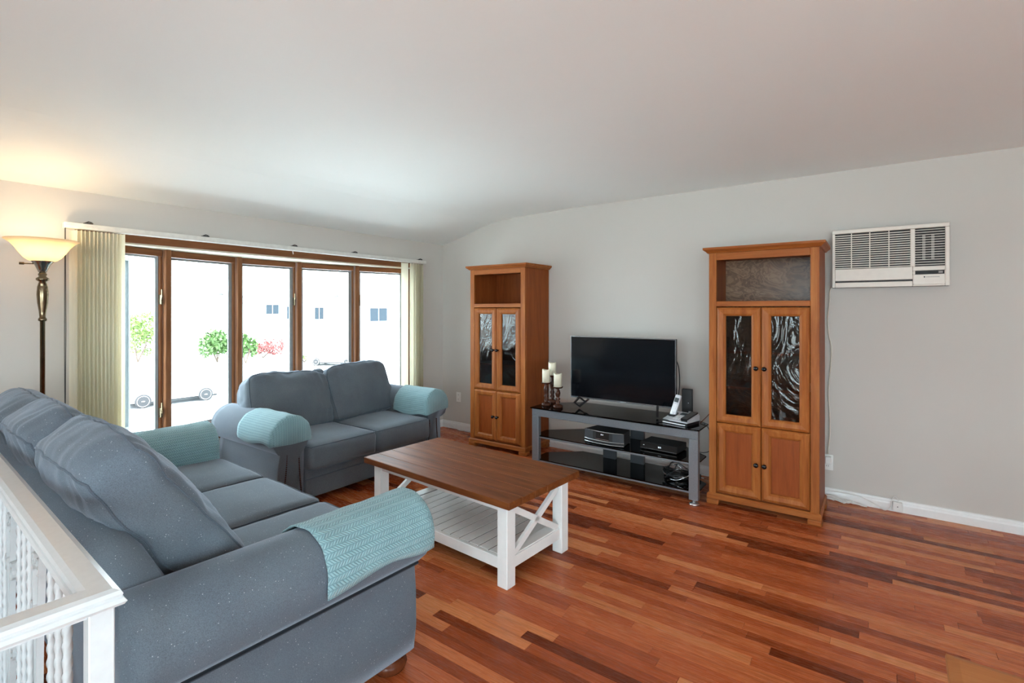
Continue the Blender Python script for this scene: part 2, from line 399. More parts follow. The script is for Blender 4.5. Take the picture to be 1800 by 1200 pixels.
# floor: a dark subfloor and the strip planks upon it
SX, SY = 3.20, -4.22       # stairwell corner
SYE = -5.25
bm = B()
box(bm, 0, ROOM_X, SY, 0, -.22, -.006); box(bm, SX, ROOM_X, ROOM_Y, SY, -.22, -.006); box(bm, 0, SX, ROOM_Y, SYE, -.22, -.006)
floor = struct(obj('floor', bm, 'floor_gap'), 'narrow reddish hardwood strip floor')
PW = .0572
LEN = [.32, .42, .55, .7, .88, 1.1, 1.35, 1.7]
def plank_geo(bm, x0, x1, y0, y1):
    c = .0011; g = .0004
    lo = [bm.verts.new(p) for p in ((x0+g, y0+g, -.007), (x1-g, y0+g, -.007), (x1-g, y1-g, -.007), (x0+g, y1-g, -.007))]
    mi = [bm.verts.new(p) for p in ((x0+g, y0+g, -.0012), (x1-g, y0+g, -.0012), (x1-g, y1-g, -.0012), (x0+g, y1-g, -.0012))]
    hi = [bm.verts.new(p) for p in ((x0+c, y0+c, 0), (x1-c, y0+c, 0), (x1-c, y1-c, 0), (x0+c, y1-c, 0))]
    for a, b in ((lo, mi), (mi, hi)):
        for k in range(4): bm.faces.new((a[k], a[(k+1) % 4], b[(k+1) % 4], b[k]))
    bm.faces.new(hi)
camF = Vector((-.587, .81, 0)); camR = Vector((.81, .587, 0)); camC = cam.location.copy()
def pix(p):
    d = Vector(p)-camC; z = d.dot(camF)
    if z < .2: return None
    return (900+880*d.dot(camR)/z, 544-880*d.z/z, z)
planks = []
y = 0.0; row = 0
while y > ROOM_Y+.001:
    y1 = max(y-PW, ROOM_Y); segs = []
    if y1 >= SY-.001 or y > SY: segs.append((0, ROOM_X))
    elif y > SYE: segs.append((SX, ROOM_X))
    else: segs.append((0, ROOM_X))
    for a, b in segs:
        x = a-random.uniform(0, 1.0)
        while x < b-.02:
            l = random.choices(LEN, [1.2, 1.5, 2, 2, 1.8, 1.4, 1, .6])[0]
            x0, x1 = max(x, a), min(x+l, b)
            if b-x1 < .12: x1 = b
            if x1-x0 > .02: planks.append((x0, x1, y1, y))
            x = x1 if x1 == b else x+l
    y = y1; row += 1
def covered(x, y):
    if y < -3.05 and x < 2.85: return True
    if x < 1.0 and -2.65 < y < -1.0: return True
    if .82 < x < 1.54 and y > -.45: return True
    if 3.3 < x < 4.0 and y > -.6: return True
    if y < -3.0 and x > 4.45: return True
    return False
def score(p):
    x0, x1, y0, y1 = p; best = 0; n = 0
    for t in (.1, .3, .5, .7, .9):
        cx = x0+(x1-x0)*t; cy = (y0+y1)/2
        q = pix((cx, cy, 0))
        if q and -5 < q[0] < 1805 and q[1] < 1205 and not covered(cx, cy): n += 1; best += 1/q[2]**3*camC.z
    return best/5*(x1-x0)
scored = sorted(((score(p), p) for p in planks), key=lambda s: -s[0])
pieces = [p for s, p in scored[:300] if s > 0]; rest = [p for s, p in scored[300:]] + [p for s, p in scored[:300] if s <= 0]
cache = {}
for p in pieces:
    l = round(p[1]-p[0], 3)
    if l not in cache:
        bm = B(); plank_geo(bm, 0, l, 0, p[3]-p[2]); me = bpy.data.meshes.new('plank'); bm.to_mesh(me); bm.free(); me.materials.append(MATS['floor_planks']); cache[l] = me
    link('plank', cache[l], floor, (p[0], p[2], 0))
bm = B()
for p in rest: plank_geo(bm, *p)
o = obj('distant_planks', bm, 'floor_planks', floor); o['kind'] = 'stuff'

# stairwell beyond the railing
st = bpy.data.objects.new('stairwell', None); col.objects.link(st); struct(st)
bx('fascia', 'white_paint', st, 0, SX, SY-.012, SY-.001, -.22, .0); bx('fascia', 'white_paint', st, SX-.012, SX-.001, SYE, SY-.013, -.22, .0)
bx('stair_side_wall', 'stair_wall', st, 0, SX, SY-.001, SY+.09, ZLOW, -.225); bx('stair_side_wall', 'stair_wall', st, SX, SX+.09, SYE, SY+.09, ZLOW, -.225)
bx('stair_side_wall', 'stair_wall', st, 0, SX, SYE-.09, SYE, ZLOW, -.225)
bx('lower_landing', 'stair_wood', st, .02, SX, SYE, SY-.002, -1.45, -1.40)
for k in range(6):
    bx('tread', 'stair_wood', st, SX-.02-.27*(k+1)-.02, SX-.02-.27*k, SYE+.005, SY-.015, -.2*(k+1)-.03, -.2*(k+1), .004)
    bx('riser', 'white_paint', st, SX-.035-.27*k, SX-.02-.27*k, SYE+.005, SY-.015, -.2*(k+1), -.2*k-.03)

# ------------------------------------------------------------------ bow window
win = bpy.data.objects.new('window_1', None); col.objects.link(win); win.location = (0, -2.025, 0); struct(win, 'five-panel wooden bow window with one casement standing open')
BW = [(-1.46, -.03), (-.885, -.185), (-.2875, -.295), (.2875, -.295), (.885, -.185), (1.46, -.03)]   # (y, x) local
SOF = 1.893; SILL = .452
def bowpoly(inset): return [Vector((x-inset, y)) for y, x in BW]
def fan(name, mat, z0, z1, xin, ext):
    pts = [(xin, -1.46)]+[(x-ext, y*1.0) for y, x in BW]+[(xin, 1.46)]
    bm = B(); prism(bm, pts, lambda p, t: Vector((p[0], p[1], z0+(z1-z0)*t))); return obj(name, bm, mat, win)
fan('soffit', 'soffit', SOF, SOF+.05, -.001, .09)
fan('sill_board', 'white_paint', SILL-.035, SILL, -.001, .09)  # white stands in for window glare on the wooden board
bx('sill_nosing', 'window_wood_rail', win, .0, .035, -1.47, 1.47, .398, .452, .006, 2)
bx('head_trim', 'window_wood_rail', win, .0, .022, -1.47, 1.47, 1.905, 1.968, .003)
bx('apron_lining', 'white_paint', win, -.16, -.001, -1.46, 1.46, .38, SILL-.036)
for i, (yy, xx) in enumerate(BW):
    w = .036 if 0 < i < 5 else .05
    a = 0
    if 0 < i < 5:
        a = math.atan2(BW[i+1][1]-BW[i-1][1], BW[i+1][0]-BW[i-1][0])
    bm = box(B(), -.055, .05, -w/2-.004, w/2+.004, SILL, SOF, .004)
    obj('mullion', bm, 'window_wood', win, loc=(xx, yy, 0), rot=(0, 0, -a))
for i in range(5):
    (ya, xa), (yb, xb) = BW[i], BW[i+1]
    ln = math.hypot(yb-ya, xb-xa); ang = -math.atan2(xb-xa, yb-ya)
    h0, h1 = .028, ln-.028
    M = dict(loc=(xa, ya, 0), rot=(0, 0, ang))
    bm = B(); box(bm, -.035, .02, h0, h1, SOF-.052, SOF-.002, .003); r = obj('frame_head', bm, 'window_wood_rail', win, **M)
    bm = B(); box(bm, -.035, .02, h0, h1, SILL+.001, SILL+.032, .003); obj('frame_foot', bm, 'window_wood_rail', win, **M)
    # fixed frame: thin brown stops left and right
    for k, q in enumerate(((h0, h0+.012), (h1-.014, h1))):
        bm = B(); box(bm, -.03, .012, q[0], q[1], SILL+.033, SOF-.053); obj('frame_jamb', bm, 'window_wood', win, **M)
    # inner screen / sash frame (white) with the pane
    z0, z1 = SILL+.034, SOF-.054; a0, a1 = h0+.014, h1-.016; t_ = .030 if i != 0 else .024
    mt = 'grey_alu' if i == 0 else 'screen_frame'
    bm = B(); box(bm, -.022, -.008, a0, a0+t_*.5, z0, z1); box(bm, -.022, -.008, a1-t_, a1, z0, z1)
    box(bm, -.022, -.008, a0+t_*.5, a1-t_, z0, z0+t_*.5); box(bm, -.022, -.008, a0+t_*.5, a1-t_, z1-t_*.6, z1)
    f = obj('sash', bm, mt, win, **M)
    if i != 0:
        p = bx('pane', 'window_glass', f, -.017, -.013, a0+t_*.5, a1-t_, z0+t_*.5, z1-t_*.6)
    if i in (0, 2, 4):
        side = a1+.004 if i != 4 else a0-.002
        for z in (.63, 1.50):
            bm = B(); box(bm, .0, .03, side-.008, side+.006, z-.03, z+.045, .003); tube(bm, [(.025, side, z), (.04, side-.006, z+.03), (.036, side-.004, z+.085)], .006, 6)
            obj('latch', bm, 'antique_brass', f)
# the open casement of the first panel, swung outwards
(ya, xa) = BW[0]
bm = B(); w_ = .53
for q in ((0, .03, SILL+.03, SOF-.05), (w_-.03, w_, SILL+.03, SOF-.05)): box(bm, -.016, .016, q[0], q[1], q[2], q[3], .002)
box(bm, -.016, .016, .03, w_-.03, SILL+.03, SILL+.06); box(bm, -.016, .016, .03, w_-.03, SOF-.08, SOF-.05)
f = obj('open_casement', bm, 'shaded_casement_alu', win, loc=(xa-.07, ya+.06, 0), rot=(0, 0, math.radians(46)))
bx('pane', 'window_glass', f, -.003, .003, .03, w_-.03, SILL+.06, SOF-.08)

# ------------------------------------------------------------------ outdoors, beyond the bow window
bm = B(); box(bm, -140, -.2, -90, 110, ZLOW-.3, ZLOW); struct(obj('ground', bm, 'ground_pale'), 'sunlit pale ground outside the window')
bm = B(); box(bm, -34, -20, -90, 110, ZLOW, ZLOW+.01); struct(obj('street', bm, 'asphalt_pale'), 'pale street outside the window')
bm = B(); box(bm, -.2, 60, -60, -8.2, -.35, -.06); box(bm, 7.5, 60, -8.2, 40, -.35, -.06); struct(obj('patio', bm, 'ground_pale'))  # unseen ground outside the added fill openings
def ground_at(px, depth):
    u = (px-900)/880; d = camF+camR*u
    return Vector((camC.x+d.x*depth, camC.y+d.y*depth, ZLOW))
def make_car(label, loc, rz, wheel_r=.33):
    c = thing('parked_car', label, 'car', loc, rz)
    side = [(-2.15, .35), (-2.2, .62), (-2.12, .85), (-1.95, .95), (-1.45, 1.0), (-.85, 1.38), (-.2, 1.46), (.55, 1.42), (1.15, 1.02), (1.9, .90), (2.15, .72), (2.18, .42), (2.05, .30), (-2.0, .28)]
    bm = B()
    def fn(p, t):
        k = [(-.88, 1), (-.84, 1), (0, 1), (.84, 1), (.88, 1)]
        y_ = -.86+1.72*t; z = p[1]
        return Vector((p[0]*(1-.02*abs(2*t-1)**4), y_*(1-.22*max(0, z-.95)/.5), z))
    prism(bm, side, fn, 8); obj('body', bm, 'car_paint', c, True)
    for s in (-1, 1):
        for nm, poly in (('side_window', [(-1.15, 1.03), (-.78, 1.34), (-.22, 1.40), (-.22, 1.04)]), ('side_window', [(-.14, 1.04), (-.14, 1.40), (.5, 1.36), (.95, 1.04)])):
            bm = B(); prism(bm, poly, lambda p, t: Vector((p[0], s*(.868*(1-.22*max(0, p[1]-.95)/.5)+.012*t), p[1]))); obj(nm, bm, 'car_glass', c)
        for x in (-1.32, 1.33):
            bm = B(); lathe(bm, [(wheel_r-.08, -.10), (wheel_r-.02, -.1), (wheel_r, -.07), (wheel_r, .07), (wheel_r-.02, .1), (wheel_r-.08, .1)], 24); xform(bm, Matrix.Rotation(PI/2, 4, 'X'))
            w = obj('wheel', bm, 'tyre', c, True, (x, s*.80, wheel_r))
            bm = B()
            for k in range(5):
                m_ = Matrix.Rotation(2*PI*k/5, 4, 'Y'); b2 = B(); box(b2, -.05, .05, -.012, .012, 0, wheel_r-.07); xform(b2, m_)
                me = bpy.data.meshes.new('t'); b2.to_mesh(me); b2.free(); bm.from_mesh(me); bpy.data.meshes.remove(me)
            lathe(bm, [(0, -.015), (.07, -.012), (.07, .012), (0, .015)], 12)
            b2 = B(); tube(b2, [(math.cos(2*PI*k/20)*(wheel_r-.085), 0, math.sin(2*PI*k/20)*(wheel_r-.085)) for k in range(20)], .018, 6, True)
            me = bpy.data.meshes.new('t'); b2.to_mesh(me); b2.free(); bm.from_mesh(me); bpy.data.meshes.remove(me)
            obj('rim', bm, 'rim', w, False, (0, s*.085, 0))
            bm = B(); lathe(bm, [(0, -.02), (wheel_r-.08, -.02), (wheel_r-.08, .02), (0, .02)], 20); xform(bm, Matrix.Rotation(PI/2, 4, 'X')); obj('hub_well', bm, 'rim', w, False, (0, s*.05, 0))
    bm = B(); box(bm, -1.9, 1.9, -.75, .75, .2, .34); obj('underbody', bm, 'tyre', c)
p1 = ground_at(243, 24.0); p2 = ground_at(349, 26.0)
mid = (p1+p2)/2; dv = p2-p1
make_car('white parked car seen through the left window panels', mid, math.atan2(dv.y, dv.x))
p1 = ground_at(574, 42.5); p2 = ground_at(608, 41.5); dv = p2-p1
make_car('white parked car seen through the fourth window panel', (p1+p2)/2, math.atan2(dv.y, dv.x)+.35)
def leaf_mesh(bm, c, rx, ry, rz, n, size, rnd):
    for _ in range(n):
        a = rnd.uniform(0, 2*PI); b = math.acos(rnd.uniform(-1, 1)); rr = rnd.uniform(.55, 1.0)
        p = Vector((c[0]+rx*rr*math.sin(b)*math.cos(a), c[1]+ry*rr*math.sin(b)*math.sin(a), c[2]+rz*rr*math.cos(b)))
        u = Vector((rnd.gauss(0, 1), rnd.gauss(0, 1), rnd.gauss(0, 1))).normalized(); v = u.orthogonal().normalized()
        s = size*rnd.uniform(.6, 1.3)
        bm.faces.new([bm.verts.new(p+u*s), bm.verts.new(p+v*s*.5), bm.verts.new(p-u*s), bm.verts.new(p-v*s*.5)])
def make_bush(label, px, depth, w, h, mat, seed, lobes=5, n=700, size=.16):
    rnd = random.Random(seed); loc = ground_at(px, depth)
    t = thing('garden_shrub', label, 'shrub', loc)
    bm = B()
    for k in range(lobes):
        q = rnd.uniform(-.5, .5)*w
        leaf_mesh(bm, (rnd.uniform(-.2, .2)*w, q*.75, h*rnd.uniform(.35, .72)), w*.3, w*.3, h*.28, n//lobes, size, rnd)
    o = obj('foliage', bm, mat, t)
    bm = B()
    for k in range(4): tube(bm, [(0, 0, 0), (rnd.uniform(-.1, .1)*w, rnd.uniform(-.2, .2)*w, h*.3), (rnd.uniform(-.15, .15)*w, rnd.uniform(-.3, .3)*w, h*.6)], [.06, .045, .02], 6)
    obj('stem', bm, 'bark', t)
make_bush('pale green hedge shrub seen through the open left panel', 242, 44, 4.2, 5.0, 'leaf_light', 1, 9, 1500)
make_bush('dark green shrub at the right edge of the second panel', 382, 44, 2.6, 3.9, 'leaf', 2, 6, 1300, .19)
make_bush('dark green shrub at the left edge of the middle panel', 432, 43, 1.6, 3.2, 'leaf', 3, 4, 600, .18)
make_bush('low red-leaved shrub outside the middle panel', 462, 48, 3.0, 1.9, 'leaf_red', 4, 7, 750, .15)
make_bush('low green plant beside the far parked car', 534, 44, 2.0, .7, 'leaf_light', 5, 3, 140, .14)
def make_house(label, px, depth, w, h, rz, wins):
    loc = ground_at(px, depth); t = thing('far_house', label, 'house', loc, rz)
    bx('wall', 'siding', t, -4, 0, -w/2, w/2, 0, h)
    bm = B(); prism(bm, [(.5, h-.05), (-2, h+1.9), (-4.5, h-.05), (-4.3, h-.2), (-2, h+1.55), (.3, h-.2)], lambda p, q: Vector((p[0], -w/2-.4+(w+.8)*q, p[1]))); obj('roof', bm, 'roof_pale', t)
    for (yy, z, ww, hh) in wins:
        f = bx('window', 'house_trim', t, .0, .06, yy-ww/2-.1, yy+ww/2+.1, z-.1, z+hh+.1)
        for k in range(2):
            bx('pane', 'far_window', f, .06, .075, yy-ww/2+k*ww/2+.04, yy-ww/2+(k+1)*ww/2-.04, z, z+hh)
make_house('white two-storey house seen through the middle panel', 500, 60, 13, 6.2, .0, [(-1.5, 4.1, 1.6, 1.1), (1.0, 3.5, 1.5, 1.5), (4.6, 3.4, 1.3, 1.5)])
make_house('white house seen through the right window panel', 668, 58, 9, 6.0, -.2, [(-.2, 3.3, 2.2, 1.5)])
bm = B(); tube(bm, [(-70, -30, 1.2), (-58, 0, 1.9), (-52, 20, 2.1), (-46, 50, 2.6)], .035, 5); tag(obj('power_line', bm, 'wire'), 'thin overhead wire crossing behind the window panels', 'wire')

# ------------------------------------------------------------------ vertical blind
vb = thing('vertical_blind', 'cream vertical blind drawn open to both sides of the bow window', 'blind', (.1, -1.99, 0))
bm = B(); box(bm, -.028, .03, -1.585, 1.585, 1.953, 1.99, .003); box(bm, .0301, .033, -1.585, 1.585, 1.968, 1.972); obj('headrail', bm, 'headrail', vb)
for y_ in (-1.46, -.75, -.02, .62, 1.5):
    bm = B(); box(bm, -.02, .034, -.02, .02, 1.991, 1.998); tube(bm, [(.0, -.012, 1.998), (.02, .0, 2.006), (.03, .015, 1.999)], .004, 6); obj('bracket', bm, 'clip_dark', vb, loc=(0, y_, 0))
def vane_mesh(z0):
    bm = B(); n = 6; pts = []
    for k in range(n+1):
        t = k/n-.5; pts.append((t*.089, .012*(1-(2*t)**2)))
    poly = pts+[(p[0], p[1]+.0012) for p in pts[::-1]]
    prism(bm, poly, lambda p, t: Vector((p[0], p[1], z0+(1.945-z0)*t))); me = bpy.data.meshes.new('vane'); bmesh.ops.recalc_face_normals(bm, faces=bm.faces[:]); bm.to_mesh(me); bm.free(); me.materials.append(MATS['vane'])
    for p in me.polygons: p.use_smooth = False
    return me
vme = vane_mesh(.44)
yl = -1.535
for k in range(13):
    link('vane', vme, vb, (0, yl+.0195*k, 0), (0, 0, math.radians(14+3.2*k+3*math.sin(k*2.1))))
for k, (yy, a) in enumerate([(1.535, 18), (1.505, 25), (1.475, 20), (1.44, 30), (1.40, 22), (1.36, 40), (1.285, 66)]):
    link('vane', vme, vb, (0, yy, 0), (0, 0, math.radians(-a if k < 6 else 78)))
bm = B(); tube(bm, [(.0, -1.575, 1.953), (.0, -1.577, 1.3), (.0, -1.575, .75)], .0022, 6); tube(bm, [(.012, -1.575, 1.953), (.012, -1.573, 1.3), (.01, -1.575, .75)], .0022, 6)
obj('pull_cord', bm, 'clip_dark', vb)
bm = B(); tube(bm, [(.03, -.045, 1.952), (.03, -.04, 1.92)], .004, 6); obj('carrier_clip', bm, 'white_plastic', vb)

# ------------------------------------------------------------------ torchiere lamp
lp = thing('floor_lamp', 'tall brass torchiere floor lamp with a glowing frosted glass bowl', 'lamp', (.3, -3.71, 0))
bm = B(); lathe(bm, [(0, 0), (.135, 0), (.14, .012), (.125, .025), (.06, .035), (.03, .05), (.018, .075), (0, .075)], 32); obj('base', bm, 'antique_brass', lp, True)
bm = B(); lathe(bm, [(.0, .07), (.012, .07), (.012, 1.36), (.02, 1.365), (.02, 1.375), (.014, 1.385), (.017, 1.42), (.024, 1.47), (.027, 1.52), (.024, 1.565), (.016, 1.595), (.03, 1.605), (.03, 1.615), (.017, 1.625), (.021, 1.64), (.014, 1.65), (0, 1.65)], 20); obj('pole', bm, 'antique_brass', lp, True)
bm = B(); lathe(bm, [(0, 1.65), (.018, 1.65), (.026, 1.67), (.036, 1.695), (.052, 1.715), (.052, 1.719), (0, 1.712)], 24); cup = obj('socket_cup', bm, 'brushed_steel', lp, True)
bm = B(); tube(bm, [(0, 0, 1.70), (-.02, -.05, 1.70), (-.025, -.075, 1.70)], .0035, 6); tube(bm, [(-.025, -.075, 1.70), (-.031, -.095, 1.70)], .008, 8); obj('switch', bm, 'antique_brass', cup)
bm = B()
outer = [(.05, 1.716), (.066, 1.722), (.085, 1.738), (.104, 1.765), (.122, 1.795), (.142, 1.82), (.160, 1.834), (.169, 1.839)]
inner = [(.169, 1.843), (.158, 1.839), (.139, 1.825), (.118, 1.799), (.10, 1.769), (.081, 1.743), (.062, 1.727), (.045, 1.721)]
lathe(bm, outer+inner, 40, close=False); obj('shade', bm, 'lamp_glass', lp, True)
bm = B(); lathe(bm, [(0, 1.725), (.018, 1.727), (.024, 1.745), (.028, 1.77), (.022, 1.79), (0, 1.798)], 16); obj('bulb', bm, 'bulb', lp, True)
ld = bpy.data.lights.new('lamp_light', 'POINT'); ld.energy = 2.8; ld.color = (1, .77, .49); ld.shadow_soft_size = .03
lo = bpy.data.objects.new('lamp_light', ld); col.objects.link(lo); lo.parent = lp; lo.location = (0, 0, 1.82)

# ------------------------------------------------------------------ upholstery
AC_, AR, AZ = .115, .14, .54          # arm roll: centre outwards from the seat, radius, height
def arm_profile():
    p = [(.0, .078), (.0, .43)]
    for k in range(19):
        a = math.radians(215-k*265/18); p.append((AC_+AR*math.cos(a), AZ+AR*math.sin(a)))
    p += [(.185, .425), (.20, .32), (.20, .18), (.187, .078)]
    return p
def puff(bm, w, d, h, r, bulge=(.02, .02, .02), n=14, wr=0.0, seed=0, fold=None):
    """rounded, bulging box centred on the origin; returns the mapping so piping can follow it"""
    H = Vector((w/2, d/2, h/2))
    def mp(p):
        p = Vector(p); core = Vector([max(-(H[i]-r), min(H[i]-r, p[i])) for i in range(3)])
        dd = p-core; q = core+(dd.normalized()*r if dd.length > 1e-7 else dd)
        f = [1-(abs(q[i])/H[i])**2.2 for i in range(3)]; f = [max(0, x) for x in f]
        q.x += math.copysign(bulge[0]*f[1]*f[2], q.x) if abs(q.x) > 1e-6 else 0
        q.y += math.copysign(bulge[1]*f[0]*f[2], q.y) if abs(q.y) > 1e-6 else 0
        q.z += math.copysign(bulge[2]*f[0]*f[1], q.z) if abs(q.z) > 1e-6 else 0
        if wr:
            s = nz((q.x*1.0, q.y*3, q.z*3), 4, seed)*wr+nz((q.x*6, q.y*1.5, q.z*1.5), 5, seed+9)*wr*.6
            q += Vector((q.x/H.x*.3, q.y/H.y, q.z/H.z)).normalized()*s if q.length > 1e-6 else Vector((0, 0, 0))
        if fold: q = fold(q)
        return q
    seen = {}
    def V(p):
        k = tuple(round(x, 6) for x in p)
        if k not in seen: seen[k] = bm.verts.new(mp(p))
        return seen[k]
    def ts(half):   # denser near the edges
        m = n; out = []
        for i in range(m+1):
            t = -1+2*i/m; out.append(half*math.copysign(abs(t)**.75, t))
        return out
    X, Y, Z = ts(H.x), ts(H.y), ts(H.z)
    def grid(A, Bv, f):
        for i in range(len(A)-1):
            for j in range(len(Bv)-1):
                vs_ = [V(f(A[i], Bv[j])), V(f(A[i+1], Bv[j])), V(f(A[i+1], Bv[j+1])), V(f(A[i], Bv[j+1]))]
                try: bm.faces.new(vs_)
                except ValueError: pass
    for s in (-1, 1):
        grid(X, Y, lambda a, b: (a, b, s*H.z)); grid(X, Z, lambda a, b: (a, s*H.y, b)); grid(Y, Z, lambda a, b: (s*H.x, a, b))
    return mp, H, r
def rim_path(mp, H, axis, s, n=26):
    """closed loop round the edges of the face at +s along axis"""
    i, j = [k for k in range(3) if k != axis]; pts = []
    for (a0, b0, a1, b1) in ((-1, -1, 1, -1), (1, -1, 1, 1), (1, 1, -1, 1), (-1, 1, -1, -1)):
        for k in range(n):
            t = k/n; p = [0, 0, 0]; p[axis] = s*H[axis]; p[i] = (a0+(a1-a0)*t)*H[i]; p[j] = (b0+(b1-b0)*t)*H[j]; pts.append(mp(p))
    return pts
def cushion(name, parent, mat, loc, rot, w, d, h, r, bulge, n, wr, seed, pipe_axis, pipe_r=.0045, fold=None, pmat='piping'):
    bm = B(); mp, H, rr = puff(bm, w, d, h, r, bulge, n, wr, seed, fold)
    o = obj(name, bm, mat, parent, True, loc, rot)
    for s in (-1, 1):
        bm = B(); tube(bm, rim_path(mp, H, pipe_axis, s), pipe_r, 6, True); obj('piping', bm, pmat, o, True)
    return o
def couch(name, label, loc, rz, Lseat, nseat, mat, depth, seat_top, back, side_seam=True):
    """faces local +Y, front of the arms at y=0, seat centred on x=0"""
    c = thing(name, label, 'sofa', loc, rz); hl = Lseat/2
    ap = arm_profile()
    for s in (-1, 1):
        bm = B(); n = 14
        def fn(p, t):
            e = min(1, min(t, 1-t)/.025) if t < .5 else 1.0
            k = 1-.05*(1-e)
            a = AC_+(p[0]-AC_)*k; z = p[1] if p[1] < .3 else .3+(p[1]-.3)*(1-.03*(1-e))
            y_ = -depth*t-.032*(1-t)*max(0, min(1, (.45-p[1])/.03))
            q = Vector((s*(hl+a), y_, z)); w_ = nz(q, 3.0, 3+s)*.006
            return q+Vector((s*w_, 0, w_*.6))
        ts_ = [0, .006, .02]+[.02+.98*i/n for i in range(1, n+1)]
        rings = [[bm.verts.new(fn(p, t)) for p in ap] for t in ts_]; k = len(ap)
        for a, b in zip(rings, rings[1:]):
            for j in range(k): bm.faces.new((a[j], a[(j+1) % k], b[(j+1) % k], b[j]))
        bm.faces.new(rings[0][::-1]); bm.faces.new(rings[-1])
        arm = obj('arm', bm, mat, c, True)
        # dark seam under the roll on the outside
        if not side_seam: continue
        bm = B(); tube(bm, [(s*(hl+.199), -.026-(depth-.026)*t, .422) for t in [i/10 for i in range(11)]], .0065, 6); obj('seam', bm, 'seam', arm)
    bm = B(); box(bm, -hl, hl, -depth+.12, -.02, .06, .285, .012, 2); obj('base', bm, mat, c)
    bm = B(); tube(bm, [(-hl, -.018, .205), (0, -.016, .205), (hl, -.018, .205)], .004, 6); obj('seam', bm, 'piping', c)
    # back frame
    bp = back['profile']
    bm = B(); prism(bm, bp, lambda p, t: Vector((-hl-back['over']+(Lseat+2*back['over'])*t, p[0], (p[1] if p[1] < .6 else p[1]-back['drop']*abs(2*t-1)**6)+nz((t*4, p[0], p[1]), 2, 5)*.006)), 24)
    obj('back_frame', bm, mat, c, True)
    sw = Lseat/nseat
    for k in range(nseat):
        x = -hl+sw*(k+.5)
        cushion('seat_cushion', c, mat, (x, -.335, seat_top-.095), (0, 0, 0), sw-.008, .75, .185, .035, (.003, .012, .022), 14, .004, 11+k, 2, .004)
    for (px_, py_, pz_, w, h, th, lean, yaw, roll, seed) in back['cushions']:
        cushion('back_cushion', c, mat, (px_, py_, pz_), (math.radians(lean), math.radians(roll), math.radians(yaw)), w, th, h, back['r'], back['bulge'], 40, back['wr'], seed, 1, .0045, back.get('fold'))
    for s in (-1, 1):
        for y_ in (-.10, -depth+.12):
            bm = B(); lathe(bm, [(0, 0), (.045, 0), (.062, .012), (.070, .032), (.063, .050), (.052, .057), (.063, .064), (.063, .077), (0, .077)], 24); obj('bun_foot', bm, 'bun_foot', c, True, (s*(hl+.115), y_, 0))
    return c
def pucker(q, u, w, amp):     # gathers running in from the seams, fading towards the middle of the face
    e = max(abs(w), abs(u)**2); k = max(0, (e-.35)/.5); k = min(1, k)*max(0, min(1, (.97-max(abs(w), abs(u)))/.10))
    a = noise.noise(Vector((q.x*26, q.z*3.5, q.y*2)))+.6*noise.noise(Vector((q.x*52, q.z*6, 3)))
    b = noise.noise(Vector((q.x*3.5+7, q.z*6.5, 1.5)))
    return math.copysign(1, q.y)*(amp*k*a+.008*b*max(0, 1-max(abs(w), abs(u))**4))
def sag(q):      # rounded upper corners, drooping ends and small puckers next to the piping
    q = q.copy(); u = q.x/.31; w = q.z/.32
    q.z -= .035*abs(u)**4*max(0, w)
    q.x *= 1-.05*max(0, w)**3
    q.y += pucker(q, u, w, .006)
    return q
def sag2(q):
    q = q.copy(); u = q.x/.35; w = q.z/.25
    q.z -= .045*abs(u)**6*max(0, w); q.x *= 1-.05*max(0, w)**3
    q.y += pucker(q, u, w, .007)
    return q
SOFA_LOC, SOFA_RZ = (1.73, -3.015, 0), math.radians(-2.2)
sofa = couch('three_seat_sofa', 'long blue-grey three-seat sofa standing along the white railing', SOFA_LOC, SOFA_RZ, 1.78, 3, 'sofa_fabric', .98, .475,
    dict(profile=[(-.93, .06), (-.98, .45), (-1.035, .72), (-1.045, .78), (-1.03, .82), (-1.0, .845), (-.96, .85), (-.92, .835), (-.88, .78), (-.74, .45), (-.72, .06)], over=.06, drop=.07, r=.04, wr=.012, bulge=(.015, .05, .012), fold=sag,
         cushions=[(.56, -.80, .765, .63, .64, .17, 35, 1.5, 1, 21), (-.035, -.815, .765, .61, .64, .17, 34, -1, -1, 22), (-.62, -.82, .755, .60, .62, .17, 33, 2, 1, 23)]))
LOVE_LOC, LOVE_RZ = (1.0, -1.84, 0), -PI/2
love = couch('loveseat', 'blue-grey two-seat loveseat standing in front of the bow window', LOVE_LOC, LOVE_RZ, 1.2, 2, 'loveseat_fabric', .9, .455,
    dict(profile=[(-.86, .06), (-.88, .45), (-.92, .72), (-.92, .79), (-.90, .83), (-.86, .845), (-.80, .83), (-.74, .74), (-.68, .45), (-.66, .06)], over=.05, drop=.05, r=.05, wr=.013, bulge=(.012, .06, .012), fold=sag2,
         cushions=[(.365, -.66, .665, .70, .48, .2, 22, -2, -2.5, 31), (-.315, -.655, .675, .69, .50, .2, 22, 2, 2.5, 32)]), False)
# nailhead trim on the loveseat arms, gathered tuft between its back cushions
for s in (-1, 1):
    for a0, a1 in ((.045, .02), (.135, .17)):
        bm = B()
        for k in range(26):
            t = k/25; a = a0+(a1-a0)*t**1.6; z = .41-.33*t
            m_ = Matrix.Translation((s*(.6+a), -.024, z)); bmesh.ops.create_icosphere(bm, subdivisions=1, radius=.0066, matrix=m_)
        obj('nailhead_trim', bm, 'dark_turned', love, True)
bm = B(); mp, H, r = puff(bm, .07, .09, .05, .02, (.01, .01, .01), 8, .02, 77)
obj('gathered_tuft', bm, 'loveseat_fabric', love, True, (.025, -.745, .862), (0, .2, .1))

